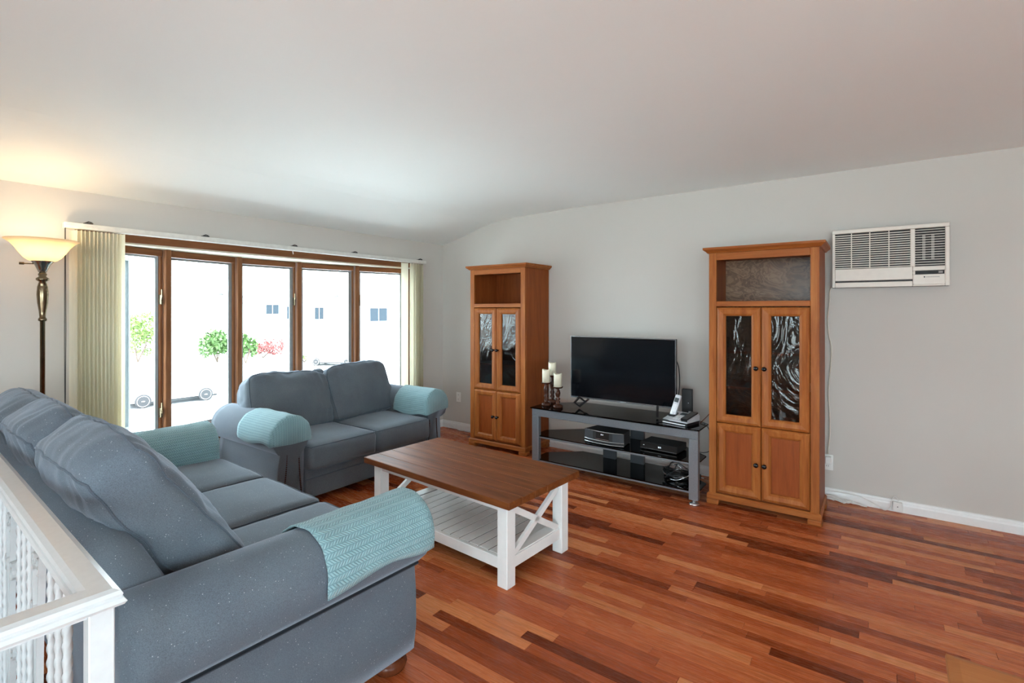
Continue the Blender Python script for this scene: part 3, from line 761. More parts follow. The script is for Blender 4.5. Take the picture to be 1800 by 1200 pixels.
def arm_cover(label, loc, rz, hl, s, y0, y1, z_in, a_out, seed, front=True):
    """woven protector over an arm roll: from depth y0 (front) to y1; angles measured on the roll from inner to outer side"""
    off = .007; bm = B(); uvl = bm.loops.layers.uv.new('UVMap'); nA, nD = 26, 16
    prof = []
    # path: inner hem (drops straight down) -> roll -> outer hem
    for k in range(6): prof.append((AC_-AR-off, z_in+(AZ-z_in)*k/6))
    for k in range(21):
        a = math.radians(180+(a_out-180)*k/20); prof.append((AC_+(AR+off)*math.cos(a), AZ+(AR+off)*math.sin(a)))
    arc = [0]
    for p, q in zip(prof, prof[1:]): arc.append(arc[-1]+math.hypot(q[0]-p[0], q[1]-p[1]))
    grid = []
    for j in range(nD+1):
        t = j/nD; rowv = []
        for k, (a, z) in enumerate(prof):
            y_ = y0+(y1-y0)*t
            edge = abs(2*k/nA-1)
            y_ += (.010*math.sin(k*.35+seed)+.012*edge**3)*t          # uneven rear hem
            lift = .004*(1+math.sin(k*1.9+j*.8+seed))*.5+(.006*edge**4)
            dz = -.012*edge**8*math.sin(j*.45+seed)
            dx, dzv = (a-AC_)/AR, (z-AZ)/AR
            rowv.append((bm.verts.new((s*(hl+a+dx*lift), y_, z+dzv*lift+dz)), arc[k], y_))
        grid.append(rowv)
    def face(q):
        f = bm.faces.new([v[0] for v in q])
        for lp_, v in zip(f.loops, q): lp_[uvl].uv = (v[1], v[2])
    for j in range(nD):
        for k in range(nA): face((grid[j][k], grid[j][k+1], grid[j+1][k+1], grid[j+1][k]))
    if front:
        # rounded front cap
        prev = grid[0]
        for (sc, yo) in ((.96, .012), (.86, .019), (.0, .022)):
            cur = []
            for k, (a, z) in enumerate(prof):
                low = min(prof[0][1], prof[-1][1])
                ca, cz = AC_, AZ-.045
                cur.append((bm.verts.new((s*(hl+ca+(a-ca)*sc), y0+yo, cz+(z-cz)*sc)), a, z))
            for k in range(nA):
                q = [prev[k], prev[k+1], cur[k+1], cur[k]]
                f = bm.faces.new([v[0] for v in q])
                for lp_, v in zip(f.loops, q): co = v[0].co; lp_[uvl].uv = (co.x, co.z)
            prev = cur
        bmesh.ops.remove_doubles(bm, verts=bm.verts[:], dist=.0003)
    o = obj('arm_cover', bm, 'teal_weave', None, True, loc, (0, 0, rz))
    m = o.modifiers.new('thickness', 'SOLIDIFY'); m.thickness = .004; m.offset = 1
    return tag(o, label, 'arm cover', 'teal woven arm covers')
arm_cover('teal woven cover on the sofa arm nearest the camera', SOFA_LOC, SOFA_RZ, .89, 1, -.004, -.47, .47, -13, 1)
arm_cover('teal woven cover on the sofa arm by the window', SOFA_LOC, SOFA_RZ, .89, -1, -.004, -.46, .40, -12, 2)
arm_cover('teal woven cover on the loveseat arm beside the sofa', LOVE_LOC, LOVE_RZ, .6, 1, -.004, -.45, .50, -15, 3)
arm_cover('teal woven cover on the loveseat arm nearest the wall outlet', LOVE_LOC, LOVE_RZ, .6, -1, -.004, -.42, .47, -15, 4)

# ------------------------------------------------------------------ coffee table
ct = thing('coffee_table', 'farmhouse coffee table with brown plank top and white crossed legs', 'coffee table', (2.232, -2.115, 0), math.radians(-3.6))
TL, TW, TZ = 1.235, .655, .47
nb = 6
for k in range(nb):
    y0 = -TW/2+TW/nb*k; bx('top_plank', 'table_top', ct, -TL/2, TL/2, y0+.0008, y0+TW/nb-.0008, TZ-.038, TZ, .003)
lw = .068; lx, ly = TL/2-.05, TW/2-.045
for sx in (-1, 1):
    for sy in (-1, 1):
        x, y_ = sx*lx, sy*ly; bx('leg', 'distressed_white', ct, min(x, x-sx*lw), max(x, x-sx*lw), min(y_, y_-sy*lw), max(y_, y_-sy*lw), 0, TZ-.039, .003)
for sy in (-1, 1):
    y_ = sy*(ly-.012); bx('apron', 'distressed_white', ct, -lx+lw+.0005, lx-lw-.0005, min(y_, y_-sy*.022), max(y_, y_-sy*.022), TZ-.082, TZ-.039, .002)
    bx('shelf_rail', 'distressed_white', ct, -lx+lw+.0005, lx-lw-.0005, min(y_, y_-sy*.025), max(y_, y_-sy*.025), .085, .145, .002)
for sx in (-1, 1):
    x = sx*(lx-.012); bx('end_rail', 'distressed_white', ct, min(x, x-sx*.025), max(x, x-sx*.025), -ly+lw+.0005, ly-lw-.0005, .085, .145, .002)
    bx('end_apron', 'distressed_white', ct, min(x, x-sx*.022), max(x, x-sx*.022), -ly+lw+.0005, ly-lw-.0005, TZ-.075, TZ-.039, .002)
    za, zb = .148, TZ-.078; ya, yb = -ly+lw+.004, ly-lw-.004
    for q in (1, -1):
        p0 = Vector((x-sx*.016, ya*q, za)); p1 = Vector((x-sx*.016, yb*q, zb)); d = p1-p0; ln = d.length-.02
        M_ = Matrix.Translation((p0+p1)/2)@Matrix.Rotation(math.atan2(d.z, d.y), 4, 'X')
        bm = B(); box(bm, -.011, .011, -ln/2, ln/2, -.017, .017, .0015); xform(bm, M_); obj('cross_brace', bm, 'distressed_white', ct)
bx('gap_shade_board', 'dark_turned', ct, -lx+.04, lx-.04, -ly+.04, ly-.04, .119, .1430)  # dark board added under the slats; gap shade put into its colour
ns = 15; xs0, xs1 = -lx+.015, lx-.015
for k in range(ns):
    a = xs0+(xs1-xs0)/ns*k; b = a+(xs1-xs0)/ns; a2, b2 = a+.0034, b-.0034
    if k == 0 or k == ns-1: yy = ly-lw-.002
    else: yy = ly-.038
    bx('shelf_slat', 'distressed_white', ct, a2, b2, -yy, yy, .1455 if k in (0, ns-1) else .1432, .152 if k in (0, ns-1) else .1465, .0008)

# ------------------------------------------------------------------ tall cabinets
def cabinet(label, x, yfront, back):
    W, D, Ht = .70, .44, 1.885
    c = thing('tall_cabinet', label, 'cabinet', (x, yfront, 0))      # local: x 0..W, y 0 (front) .. D (back)
    for sx in (0, W-.02): bx('side_panel', 'cabinet_side', c, sx, sx+.02, .022, D, .055, 1.845, .001)
    for a, b in ((0, .052), (W-.052, W)): bx('stile', 'cabinet_wood', c, a, b, .0, .0215, .055, 1.845, .002)
    bx('top_rail', 'cabinet_rail', c, .0525, W-.0525, .0, .0215, 1.793, 1.845, .002)
    bx('shelf_rail', 'cabinet_rail', c, .0525, W-.0525, .0, .0215, 1.453, 1.491, .002)
    bx('back_panel', back, c, .0205, W-.0205, D-.012, D-.001, .06, 1.84)
    bx('niche_shelf', 'cabinet_side', c, .0205, W-.0205, .022, D-.0125, 1.47, 1.489)
    bx('niche_ceiling', 'cabinet_side', c, .0205, W-.0205, .022, D-.0125, 1.82, 1.844)
    for z in (.60, .86, 1.12, 1.36): bx('inner_shelf', 'cabinet_side', c, .0205, W-.0205, .06, D-.0125, z-.009, z+.009) if z < 1.3 else None
    bx('bottom_board', 'cabinet_side', c, .0205, W-.0205, .022, D-.0125, .07, .088)
    # crown
    cr = [(.0, 1.8455), (.010, 1.8455), (.018, 1.856), (.032, 1.866), (.036, 1.87), (.036, 1.885), (0, 1.885)]
    bm = B(); rings = []
    for e, z in cr[1:-1]:
        rings.append([bm.verts.new(p) for p in ((-e, -e, z), (W+e, -e, z), (W+e, D+.002, z), (-e, D+.002, z))])
    for a, b in zip(rings, rings[1:]):
        for k in range(4): bm.faces.new((a[k], a[(k+1) % 4], b[(k+1) % 4], b[k]))
    bm.faces.new(rings[0][::-1]); bm.faces.new(rings[-1]); obj('crown', bm, 'cabinet_rail', c)
    # plinth and feet
    bm = B(); rings = []
    for e, z in ((.012, .042), (.012, .072), (.008, .078), (.002, .0835)):
        rings.append([bm.verts.new(p) for p in ((-e, -e, z), (W+e, -e, z), (W+e, D, z), (-e, D, z))])
    for a, b in zip(rings, rings[1:]):
        for k in range(4): bm.faces.new((a[k], a[(k+1) % 4], b[(k+1) % 4], b[k]))
    bm.faces.new(rings[0][::-1]); bm.faces.new(rings[-1]); 
    obj('plinth', bm, 'cabinet_rail', c)
    for fx in (-.016, W-.07):
        for fy in (-.016, D-.09): bx('block_foot', 'cabinet_rail', c, fx, fx+.086, fy, fy+.086, 0, .0415, .010, 2)
    # doors
    dl, dr, mid = .055, W-.055, W/2
    for i, (a, b) in enumerate(((dl, mid-.0015), (mid+.0015, dr))):
        for nm, z0, z1, glass in (('glass_door', .607, 1.446, True), ('panel_door', .094, .603, False)):
            fw = .062
            bm = B()
            lv = [(0, .004), (.006, -.004), (.02, -.012), (.046, -.008), (fw-.004, .0), (fw, .010)]   # inset, y
            rings = []
            for e, yy in lv:
                rings.append([bm.verts.new(p) for p in ((a+e, yy, z0+e), (b-e, yy, z0+e), (b-e, yy, z1-e), (a+e, yy, z1-e))])
            base_r = [bm.verts.new(p) for p in ((a, .018, z0), (b, .018, z0), (b, .018, z1), (a, .018, z1))]
            rings = [base_r]+rings
            ie = fw; rings.append([bm.verts.new(p) for p in ((a+ie, .018, z0+ie), (b-ie, .018, z0+ie), (b-ie, .018, z1-ie), (a+ie, .018, z1-ie))])
            rings.append(rings[0])
            for p_, q_ in zip(rings, rings[1:]):
                for k in range(4): bm.faces.new((p_[k], p_[(k+1) % 4], q_[(k+1) % 4], q_[k]))
            d = obj(nm, bm, 'cabinet_wood', c)
            e = fw-.001
            if glass: bx('pane', 'ripple_glass', d, a+e, b-e, .011, .015, z0+e, z1-e)
            else: bx('panel', 'cabinet_panel', d, a+e, b-e, .009, .016, z0+e, z1-e)
            kx = b-.026 if i == 0 else a+.024; kz = 1.018 if glass else .342
            bm = B(); lathe(bm, [(0, 0), (.011, 0), (.008, .006), (.007, .013), (.014, .02), (.0165, .027), (.013, .034), (0, .037)], 16); xform(bm, Matrix.Translation((kx, -.010, kz))@Matrix.Rotation(PI/2, 4, 'X')); obj('knob', bm, 'black_knob', d, True)
    return c
cabL = cabinet('tall wooden display cabinet between the loveseat and the television stand', .834, -.455, 'cabinet_side')
cabR = cabinet('tall wooden display cabinet below the wall air conditioner', 3.30, -.62, 'cabinet_back')
bx_ = bx('white_carton', 'white_plastic', None, -.05, .05, -.035, .035, 0, .05, .002, loc=(3.30+.60, -.62+.13, .869)); tag(bx_, 'small white box behind the glass of the cabinet below the air conditioner', 'box')

# ------------------------------------------------------------------ television stand
ts = thing('television_stand', 'black glass and grey steel television stand between the two cabinets', 'television stand', (2.53, -.74, 0))
FX = .725
bm = B(); box(bm, -FX, FX, 0, .045, .482, .545, .003); obj('front_bar', bm, 'steel_paint', ts)
for s in (-1, 1):
    a = s*FX; bx('front_leg', 'steel_paint', ts, min(a, a-s*.068), max(a, a-s*.068), 0, .045, .035, .4815, .003)
    bm = B(); lathe(bm, [(0, 0), (.036, 0), (.036, .008), (.022, .014), (.012, .018), (.012, .036), (0, .036)], 20); obj('leveler', bm, 'silver', ts, True, (s*(FX-.034), .0225, 0))
hexs = [(-.655, .02), (.655, .02), (.72, .08), (.72, .24), (.46, .47), (-.46, .47), (-.72, .24), (-.72, .08)]
hext = [(-.735, -.012), (.735, -.012), (.735, .24), (.47, .48), (-.47, .48), (-.735, .24)]
def slab(name, poly, z0, z1, mat):
    bm = B(); prism(bm, poly, lambda p, t: Vector((p[0], p[1], z0+(z1-z0)*t))); return obj(name, bm, mat, ts)
slab('top_glass', hext, .548, .557, 'smoked_glass'); slab('middle_shelf', hexs, .300, .308, 'smoked_glass'); slab('bottom_shelf', hexs, .090, .098, 'smoked_glass')
for z in (.288, .078): bx('shelf_rail', 'steel_paint', ts, -.655, .655, .014, .036, z, z+.0115, .001)
for x in (-.16, .10):
    bm = B(); box(bm, x-.06, x+.06, .40, .43, .0, .0895); obj('rear_column', bm, 'smoke_column', ts)
    bm = B(); box(bm, x-.06, x+.06, .40, .43, .099, .2995); obj('rear_column', bm, 'smoke_column', ts)
    bm = B(); box(bm, x-.06, x+.06, .40, .43, .309, .5475); obj('rear_column', bm, 'smoke_column', ts)
    bx('grommet', 'black_plastic', ts, x-.025, x+.025, .392, .3995, .255, .28, .003)
bx('back_leg', 'steel_paint', ts, -.40, -.34, .42, .45, .0, .0895); bx('back_leg', 'steel_paint', ts, .30, .36, .42, .45, .0, .0895)
bx('side_brace', 'steel_paint', ts, -.70, -.672, .046, .22, .515, .5475); bx('side_brace', 'steel_paint', ts, .672, .70, .046, .22, .515, .5475)

# ------------------------------------------------------------------ television
tv = thing('television', 'black flat-screen television on the glass stand', 'television', (2.52, -.45, .557))
z0, z1 = .074, .634
bm = B(); box(bm, -.480, .480, .004, .035, z0, z1, .003); box(bm, -.3, .3, .036, .075, z0+.05, z1-.22, .01); obj('housing', bm, 'tv_bezel', tv)
bx('screen', 'tv_screen', tv, -.473, .473, .0005, .0035, z0+.014, z1-.008)
bm = B(); box(bm, -.480, .480, -.001, .0035, z0, z0+.0125); obj('lower_trim', bm, 'tv_trim', tv)
bm = B(); box(bm, -.480, .480, -.0005, .0035, z1-.0065, z1); box(bm, -.480, -.4745, -.0005, .0035, z0+.0135, z1-.007); box(bm, .4745, .480, -.0005, .0035, z0+.0135, z1-.007); obj('bezel', bm, 'tv_trim', tv)
bx('badge', 'silver', tv, .005, .06, -.006, -.0015, z0-.002, z0+.009, .001)
for x, d in ((-.30, Vector((-.5, -.87, 0))), (.33, Vector((.33, -.94, 0)))):
    # diamond-shaped loop foot, splayed forwards
    a = Vector((x, .0, .052)); nrm = Vector((d.y, -d.x, 0))
    dia = [a+d*.155, a+d*.095+Vector((0, 0, .052)), a+d*.025, a+d*.095-Vector((0, 0, .044))]
    inn = [a+d*.137, a+d*.095+Vector((0, 0, .036)), a+d*.045, a+d*.095-Vector((0, 0, .029))]
    bm = B(); R4 = []
    for h in (-.009, .009): R4.append([bm.verts.new(p+nrm*h) for p in dia]); R4.append([bm.verts.new(p+nrm*h) for p in inn])
    for k in range(4):
        k2 = (k+1) % 4
        for (p, q) in ((0, 1), (1, 3), (3, 2), (2, 0)): bm.faces.new((R4[p][k], R4[p][k2], R4[q][k2], R4[q][k]))
    tube(bm, [a+d*.03, Vector((x, .008, .075))], .009, 6)
    obj('foot', bm, 'black_plastic', tv)

# ------------------------------------------------------------------ things on the stand
def candle_holder(label, clabel, x, y_, h):
    t = thing('candle_holder', label, 'candle holder', (x, y_, .557), 0, 'turned candle holders on the television stand')
    k = (h-.05)/.15
    pr = [(0, 0), (.042, 0), (.045, .012), (.04, .024), (.022, .034)]
    for r, z in ((.014, .0), (.022, .018), (.014, .032), (.023, .05), (.014, .064), (.02, .085), (.024, .11), (.018, .14), (.012, .15)): pr.append((r, .036+z*k*.92))
    pr += [(.02, h-.016), (0, h-.016)]
    bm = B(); lathe(bm, pr, 20); obj('stem', bm, 'dark_turned', t, True)
    bm = B(); lathe(bm, [(0, h-.0155), (.04, h-.014), (.047, h-.004), (.047, h), (.043, h-.001), (.04, h-.003), (0, h-.003)], 24); obj('dish', bm, 'dark_turned', t, True)
    c = thing('pillar_candle', clabel, 'candle', (x, y_, .557+h-.002))
    bm = B(); seg = 28; hh = .115; R_ = .036; rings = []
    for (r, z, wv) in ((0, 0, 0), (R_, 0, 0), (R_, .08, 0), (R_, hh, 1), (R_-.004, hh+.002, 1), (R_-.010, hh-.008, 1), (.015, hh-.022, 0), (0, hh-.024, 0)):
        if r == 0: rings.append([bm.verts.new((0, 0, z))])
        else: rings.append([bm.verts.new((r*math.cos(2*PI*q/seg), r*math.sin(2*PI*q/seg), z+wv*.005*math.sin(2*2*PI*q/seg+1))) for q in range(seg)])
    for a, b in zip(rings, rings[1:]):
        for q in range(seg):
            q2 = (q+1) % seg
            if len(a) == 1: bm.faces.new((a[0], b[q], b[q2]))
            elif len(b) == 1: bm.faces.new((a[q], a[q2], b[0]))
            else: bm.faces.new((a[q], a[q2], b[q2], b[q]))
    obj('wax_body', bm, 'wax', c, True)
    bm = B(); lathe(bm, [(0, hh-.024), (.005, hh-.02), (.006, hh-.008), (0, hh+.004)], 8); obj('flame_tip', bm, 'wax', c, True)
candle_holder('turned dark wooden candle holder at the left end of the stand', 'ivory candle on the left candle holder', 1.868, -.60, .212)
candle_holder('shortest turned candle holder, the front one on the right', 'ivory candle on the shortest, front candle holder', 2.006, -.625, .188)
candle_holder('tallest turned candle holder, standing at the back', 'ivory candle on the tallest, rear candle holder', 1.845, -.455, .262)
# radio
sr = thing('table_radio', 'black table radio with disc slot on the middle shelf', 'radio', (2.465, -.68, .308), math.radians(-2))
bm = B(); pf = []
for k in range(13): t = k/12-.5; pf.append((t*.36, -.03*(1-(2*t)**2)+.03))
poly = pf+[(.15, .21), (-.15, .21)]
prism(bm, poly, lambda p, t: Vector((p[0], p[1], .008+.10*t))); obj('case', bm, 'black_matte', sr)
for z in (.008, .032, .108):
    bm = B(); tube(bm, [(p[0], p[1]-.003, z) for p in pf], .003, 6); obj('trim_line', bm, 'silver', sr)
for nm, i0, i1, mt in (('speaker_grille', 0, 3, 'speaker_cloth'), ('speaker_grille', 9, 12, 'speaker_cloth'), ('display', 4, 8, 'dark_display')):
    bm = B(); q = [(p[0], p[1]-.002) for p in pf[i0:i1+1]]; q += [(p[0], p[1]+.002) for p in q[::-1]]
    prism(bm, q, lambda p, t: Vector((p[0], p[1], .038+.064*t))); obj(nm, bm, mt, sr)
bx('disc_slot', 'silver', sr, -.06, .06, -.005, -.001, .045, .048); bx('clock_digits', 'led', sr, -.012, -.004, -.0035, -.0022, .08, .09); bx('clock_digits', 'led', sr, .002, .010, -.0035, -.0022, .08, .09)
bx('base_foot', 'black_plastic', sr, -.14, .14, .03, .19, 0, .0075)
# cable box
cbx = thing('cable_box', 'black cable box with small lit display on the middle shelf', 'cable box', (2.91, -.60, .308), math.radians(-4))
bx('case', 'black_matte', cbx, -.15, .15, .0, .2, .006, .062, .004); bx('front_panel', 'dark_display', cbx, -.15, .15, -.004, -.0005, .008, .06); bx('clock_digits', 'led', cbx, .0, .010, -.0055, -.0042, .03, .042); bx('clock_digits', 'led', cbx, .014, .024, -.0055, -.0042, .03, .042)
bx('front_strip', 'silver', cbx, -.15, .15, -.006, -.0042, .012, .0145); bx('power_button', 'led', cbx, -.125, -.115, -.0055, -.0042, .035, .039)
for x in (-.12, .12):
    for y_ in (.03, .17): bx('rubber_foot', 'black_plastic', cbx, x-.012, x+.012, y_-.012, y_+.012, 0, .0055)
# telephone
ph = thing('desk_telephone', 'silver and black desk telephone at the right end of the stand', 'telephone', (3.085, -.585, .557), math.radians(-14))
def wedge(bm, x0, x1, y0, y1, z0, za, zb):
    pts = [(x0, y0, z0), (x1, y0, z0), (x1, y1, z0), (x0, y1, z0), (x0, y0, za), (x1, y0, za), (x1, y1, zb), (x0, y1, zb)]
    v = [bm.verts.new(p) for p in pts]
    for f in ((3, 2, 1, 0), (4, 5, 6, 7), (0, 1, 5, 4), (1, 2, 6, 5), (2, 3, 7, 6), (3, 0, 4, 7)): bm.faces.new([v[i] for i in f])
bm = B(); wedge(bm, -.10, .10, -.085, .085, 0, .022, .058); obj('base', bm, 'black_plastic', ph)
bm = B(); wedge(bm, -.104, .104, -.089, .089, .0225, .030, .066); 
bm2 = bm; obj('top_plate', bm2, 'phone_grey', ph)
tilt = math.atan2(.036, .178)
face = bpy.data.objects.new('control_face', None)
def onface(name, mat, x0, x1, y0, y1, h, par=ph):
    bm = B(); box(bm, x0, x1, y0, y1, .0005, h, .001); xform(bm, Matrix.Translation((0, -.089, .030))@Matrix.Rotation(tilt, 4, 'X')); return obj(name, bm, mat, par)
onface('display', 'display_blue', -.03, .035, .12, .16, .004)
for i in range(3):
    for j in range(4): onface('key', 'phone_key', -.035+i*.022, -.019+i*.022, .025+j*.021, .039+j*.021, .004)
hs = onface('corded_handset', 'black_plastic', .045, .098, .01, .172, .022)
onface('handset_edge', 'phone_grey', .098, .102, .01, .172, .012, hs)
onface('cradle', 'black_plastic', -.095, -.045, .06, .13, .012)
bx('answer_base', 'phone_key', ph, -.10, .09, -.102, -.0905, .004, .012, .002)
hd = thing('cordless_handset', 'silver cordless handset standing in the telephone cradle', 'telephone handset', (3.015, -.575, .605), math.radians(-10))
bm = B(); box(bm, -.024, .024, -.012, .012, 0, .165, .008, 3); xform(bm, Matrix.Rotation(math.radians(-20), 4, 'X')@Matrix.Rotation(math.radians(9), 4, 'Y')); hb = obj('handset_body', bm, 'phone_grey', hd, True)
bm = B(); box(bm, -.017, .017, -.0135, -.0121, .105, .14); xform(bm, Matrix.Rotation(math.radians(-20), 4, 'X')@Matrix.Rotation(math.radians(9), 4, 'Y')); obj('display', bm, 'display_blue', hb)
bm = B(); box(bm, -.017, .017, -.0135, -.0121, .03, .09); xform(bm, Matrix.Rotation(math.radians(-20), 4, 'X')@Matrix.Rotation(math.radians(9), 4, 'Y')); obj('keypad', bm, 'phone_key', hb)
# modem tower
md = thing('modem', 'slim black upright modem behind the telephone', 'modem', (3.035, -.26, .557), math.radians(8))
bm = B(); box(bm, -.042, .042, -.02, .02, .008, .215, .004); obj('case', bm, 'black_matte', md); bx('foot', 'black_plastic', md, -.048, .048, -.03, .03, 0, .0075); bx('status_light', 'led', md, .008, .014, -.0215, -.0203, .10, .104); bx('label_patch', 'phone_grey', md, .012, .032, -.0215, -.0203, .02, .035)
def cable(name, label, pts, r, mat, cat='cable'):
    bm = B(); tube(bm, smooth_path(pts, 6), r, 6); return tag(obj(name, bm, mat, None, True), label, cat)
cable('television_cable', 'black cable drooping from the right edge of the television', [(2.96, -.30, 1.0), (2.975, -.29, .93), (2.995, -.34, .80), (2.985, -.37, .68), (2.95, -.37, .60), (2.90, -.30, .563)], .004, 'black_plastic')
cable('phone_cord', 'thin black cord in front of the telephone on the stand', [(3.03, -.66, .575), (2.97, -.66, .585), (2.93, -.70, .562), (2.95, -.66, .5605), (2.985, -.64, .561)], .0025, 'black_plastic')
cable('red_wire', 'short reddish cable beside the right cabinet on the stand', [(3.21, -.52, .56), (3.235, -.40, .60), (3.25, -.30, .63), (3.26, -.20, .60)], .003, 'bun_foot')
cable('side_cable', 'black cable looping beside the right end of the stand', [(3.24, -.52, .562), (3.275, -.50, .50), (3.27, -.46, .36), (3.22, -.45, .318), (3.12, -.42, .312)], .003, 'black_plastic')
rnd = random.Random(5)
tang = thing('cable_tangle', 'tangle of black cables lying on the bottom shelf', 'cables', (3.05, -.52, .098))
for k in range(7):
    pts = []
    for q in range(9):
        a = q*.9+k; pts.append((.12*math.cos(a)*rnd.uniform(.6, 1.1), .10*math.sin(a)*rnd.uniform(.5, 1.1), .012+.12*rnd.random()*(.4+.6*(k % 3)/2)))
    bm = B(); tube(bm, smooth_path(pts, 5), .0045, 6); obj('loop', bm, 'black_plastic' if k % 4 else 'silver', tang, True)
bx('power_strip', 'black_plastic', tang, -.14, .14, .05, .10, .0, .04, .004)
wh = thing('white_cable_run', 'white cables lying behind the glass shelves on the floor', 'cables', (2.2, -.12, 0))
for k in range(3):
    pts = [(-.35+.25*q+rnd.uniform(-.05, .05), rnd.uniform(-.05, .05), .008+abs(rnd.gauss(0, .03))) for q in range(6)]
    bm = B(); tube(bm, smooth_path(pts, 5), .004, 6); obj('strand', bm, 'white_cord', wh, True)

# ------------------------------------------------------------------ wall air conditioner
ac = thing('air_conditioner', 'cream through-wall air conditioner above the right-hand cabinet', 'air conditioner', (4.04, 0, 1.59))
AW, AH, AD = .657, .42, .10
bm = B()
box(bm, 0, AW, -AD+.022, -.001, 0, AH)
obj('chassis', bm, 'ac_dark', ac)
yf, yb = -AD, -AD+.0215
def fr(name, x0, x1, z0, z1): return bx(name, 'ac_plastic', ac, x0, x1, yf, yb, z0, z1, .003)
fr('bezel', 0, AW, .393, AH); fr('bezel', 0, .018, .0, .3925); fr('bezel', .452, .478, .135, .3925); fr('bezel', .634, AW, .0, .3925)
fr('lower_panel', .0185, .4645, .048, .1345); fr('lower_lip', .0185, .4645, .0, .036); bx('slot_shadow', 'ac_dark', ac, .0185, .4645, yf+.012, yb, .0365, .0475)
fr('control_panel', .4655, .6335, .105, .1345); fr('control_panel', .4655, .6335, .012, .079); fr('control_panel', .4655, .4785, .0795, .1045); fr('control_panel', .6305, .6335, .0795, .1045); fr('lower_lip', .4655, .6335, .0, .0115)
bx('display_window', 'dark_display', ac, .479, .630, yf+.003, yf+.009, .0798, .1042); bx('display_patch', 'grey_print', ac, .60, .622, yf+.0018, yf+.0028, .086, .098)
mel = None
for k in range(16):
    z = .142+.0157*k
    bm = box(B(), 0, .434, -.007, .007, -.0028, .0028) if mel is None else None
    if mel is None:
        me = bpy.data.meshes.new('louvre'); bmesh.ops.recalc_face_normals(bm, faces=bm.faces[:]); bm.to_mesh(me); bm.free(); me.materials.append(MATS['ac_plastic']); mel = me
    link('louvre', mel, ac, (.018, yf+.009, z), (math.radians(10), 0, 0))
for x in (.118, .226, .335): bx('grille_rib', 'ac_plastic', ac, x-.003, x+.003, yf+.0005, yf+.006, .136, .392)
mel = None
for k in range(15):
    z = .146+.0168*k
    if mel is None:
        bm = box(B(), 0, .155, -.006, .006, -.0018, .0018); me = bpy.data.meshes.new('outlet_louvre'); bmesh.ops.recalc_face_normals(bm, faces=bm.faces[:]); bm.to_mesh(me); bm.free(); me.materials.append(MATS['ac_plastic']); mel = me
    link('outlet_louvre', mel, ac, (.4785, yf+.01, z), (math.radians(10), 0, 0))
for x in (.525, .572): bx('vertical_vane', 'grey_print', ac, x-.008, x+.008, yf+.0175, yf+.0214, .18, .35)
bm = B(); prism(bm, [(.523, .066), (.531, .066), (.531, .060), (.527, .054), (.523, .060)], lambda p, t: Vector((p[0], yf-.0012+.001*t, p[1]))); obj('shield_emblem', bm, 'black_plastic', ac)
bm = B()
for k in range(9): box(bm, .537+.0078*k, .537+.0078*k+.005, yf-.0008, yf-.0001, .058, .0635)
obj('faint_lettering', bm, 'grey_print', ac)
bm = B(); tube(bm, smooth_path([(a-4.04, b, c-1.59) for a, b, c in [(4.036, -.03, 1.60), (4.022, -.03, 1.57), (4.020, -.02, 1.50), (4.008, -.012, 1.38), (4.012, -.012, 1.25), (4.03, -.012, 1.14), (4.025, -.012, 1.0), (4.012, -.012, .82), (4.018, -.012, .66), (4.02, -.014, .50), (4.008, -.02, .34)]], 6), .0045, 6); obj('power_cord', bm, 'beige_cord', ac, True)
def outlet(label, x, z, adapter=False):
    o = thing('wall_outlet', label, 'outlet', (x, 0, z))
    bx('plate', 'white_plastic', o, -.036, .036, -.006, -.0005, -.058, .058, .003)
    for s in (-1, 1):
        r = bx('receptacle', 'white_plastic', o, -.017, .017, -.008, -.0062, s*.027-.015, s*.027+.015, .002)
        for q in (-.006, .006): bx('slot', 'ac_dark', r, q-.0012, q+.0012, -.0086, -.0081, s*.027-.004, s*.027+.006)
    return o
outlet('white wall outlet beside the loveseat', .262, .385)
oR = outlet('white outlet with plug beside the right-hand cabinet', 4.005, .275)
bx('plug', 'white_plastic', oR, -.012, .025, -.045, -.009, -.005, .05, .004)
jb = thing('cable_jack', 'small white surface jack mounted on the baseboard', 'wall jack', (4.425, -.017, .012))
bx('box', 'white_plastic', jb, -.028, .028, -.022, -.0005, .0, .062, .004); bx('screw', 'clip_dark', jb, -.003, .003, -.0238, -.0222, .028, .034)
cable('jack_cord', 'white cord looping up out of the baseboard jack', [(4.43, -.03, .072), (4.425, -.032, .10), (4.405, -.03, .108), (4.39, -.03, .07), (4.385, -.035, .03), (4.35, -.04, .006), (4.30, -.035, .03), (4.22, -.03, .062), (4.12, -.03, .070), (4.05, -.03, .068)], .003, 'white_cord')
wt = thing('white_cord_bundle', 'bundle of white cords by the baseboard at the cabinet foot', 'cords', (4.10, -.045, 0))
for k in range(6):
    pts = [(-.09+.028*q+rnd.uniform(-.02, .02), rnd.uniform(-.02, .018), .006+rnd.random()*.05*(1-q/9)) for q in range(9)]
    bm = B(); tube(bm, smooth_path(pts, 4), .003, 6); obj('strand', bm, 'white_cord', wt, True)
cable('baseboard_cord', 'white cord along the baseboard behind the loveseat arm', [(.16, -.03, .086), (.165, -.03, .05), (.20, -.03, .03), (.30, -.045, .006), (.45, -.05, .005), (.62, -.05, .005), (.80, -.05, .005)], .004, 'white_cord')

# ------------------------------------------------------------------ stair railing
rl = thing('stair_railing', 'white wrought-iron stair railing with twisted bars and scrolls', 'railing', (3.148, -4.182, 0), math.radians(-2.2))
RH = .92
hp = [(-.030, 0), (.030, 0), (.034, .006), (.030, .012), (.027, .014), (.029, .020), (.026, .026), (.016, .030), (-.016, .030), (-.026, .026), (-.029, .020), (-.027, .014), (-.030, .012), (-.034, .006)]
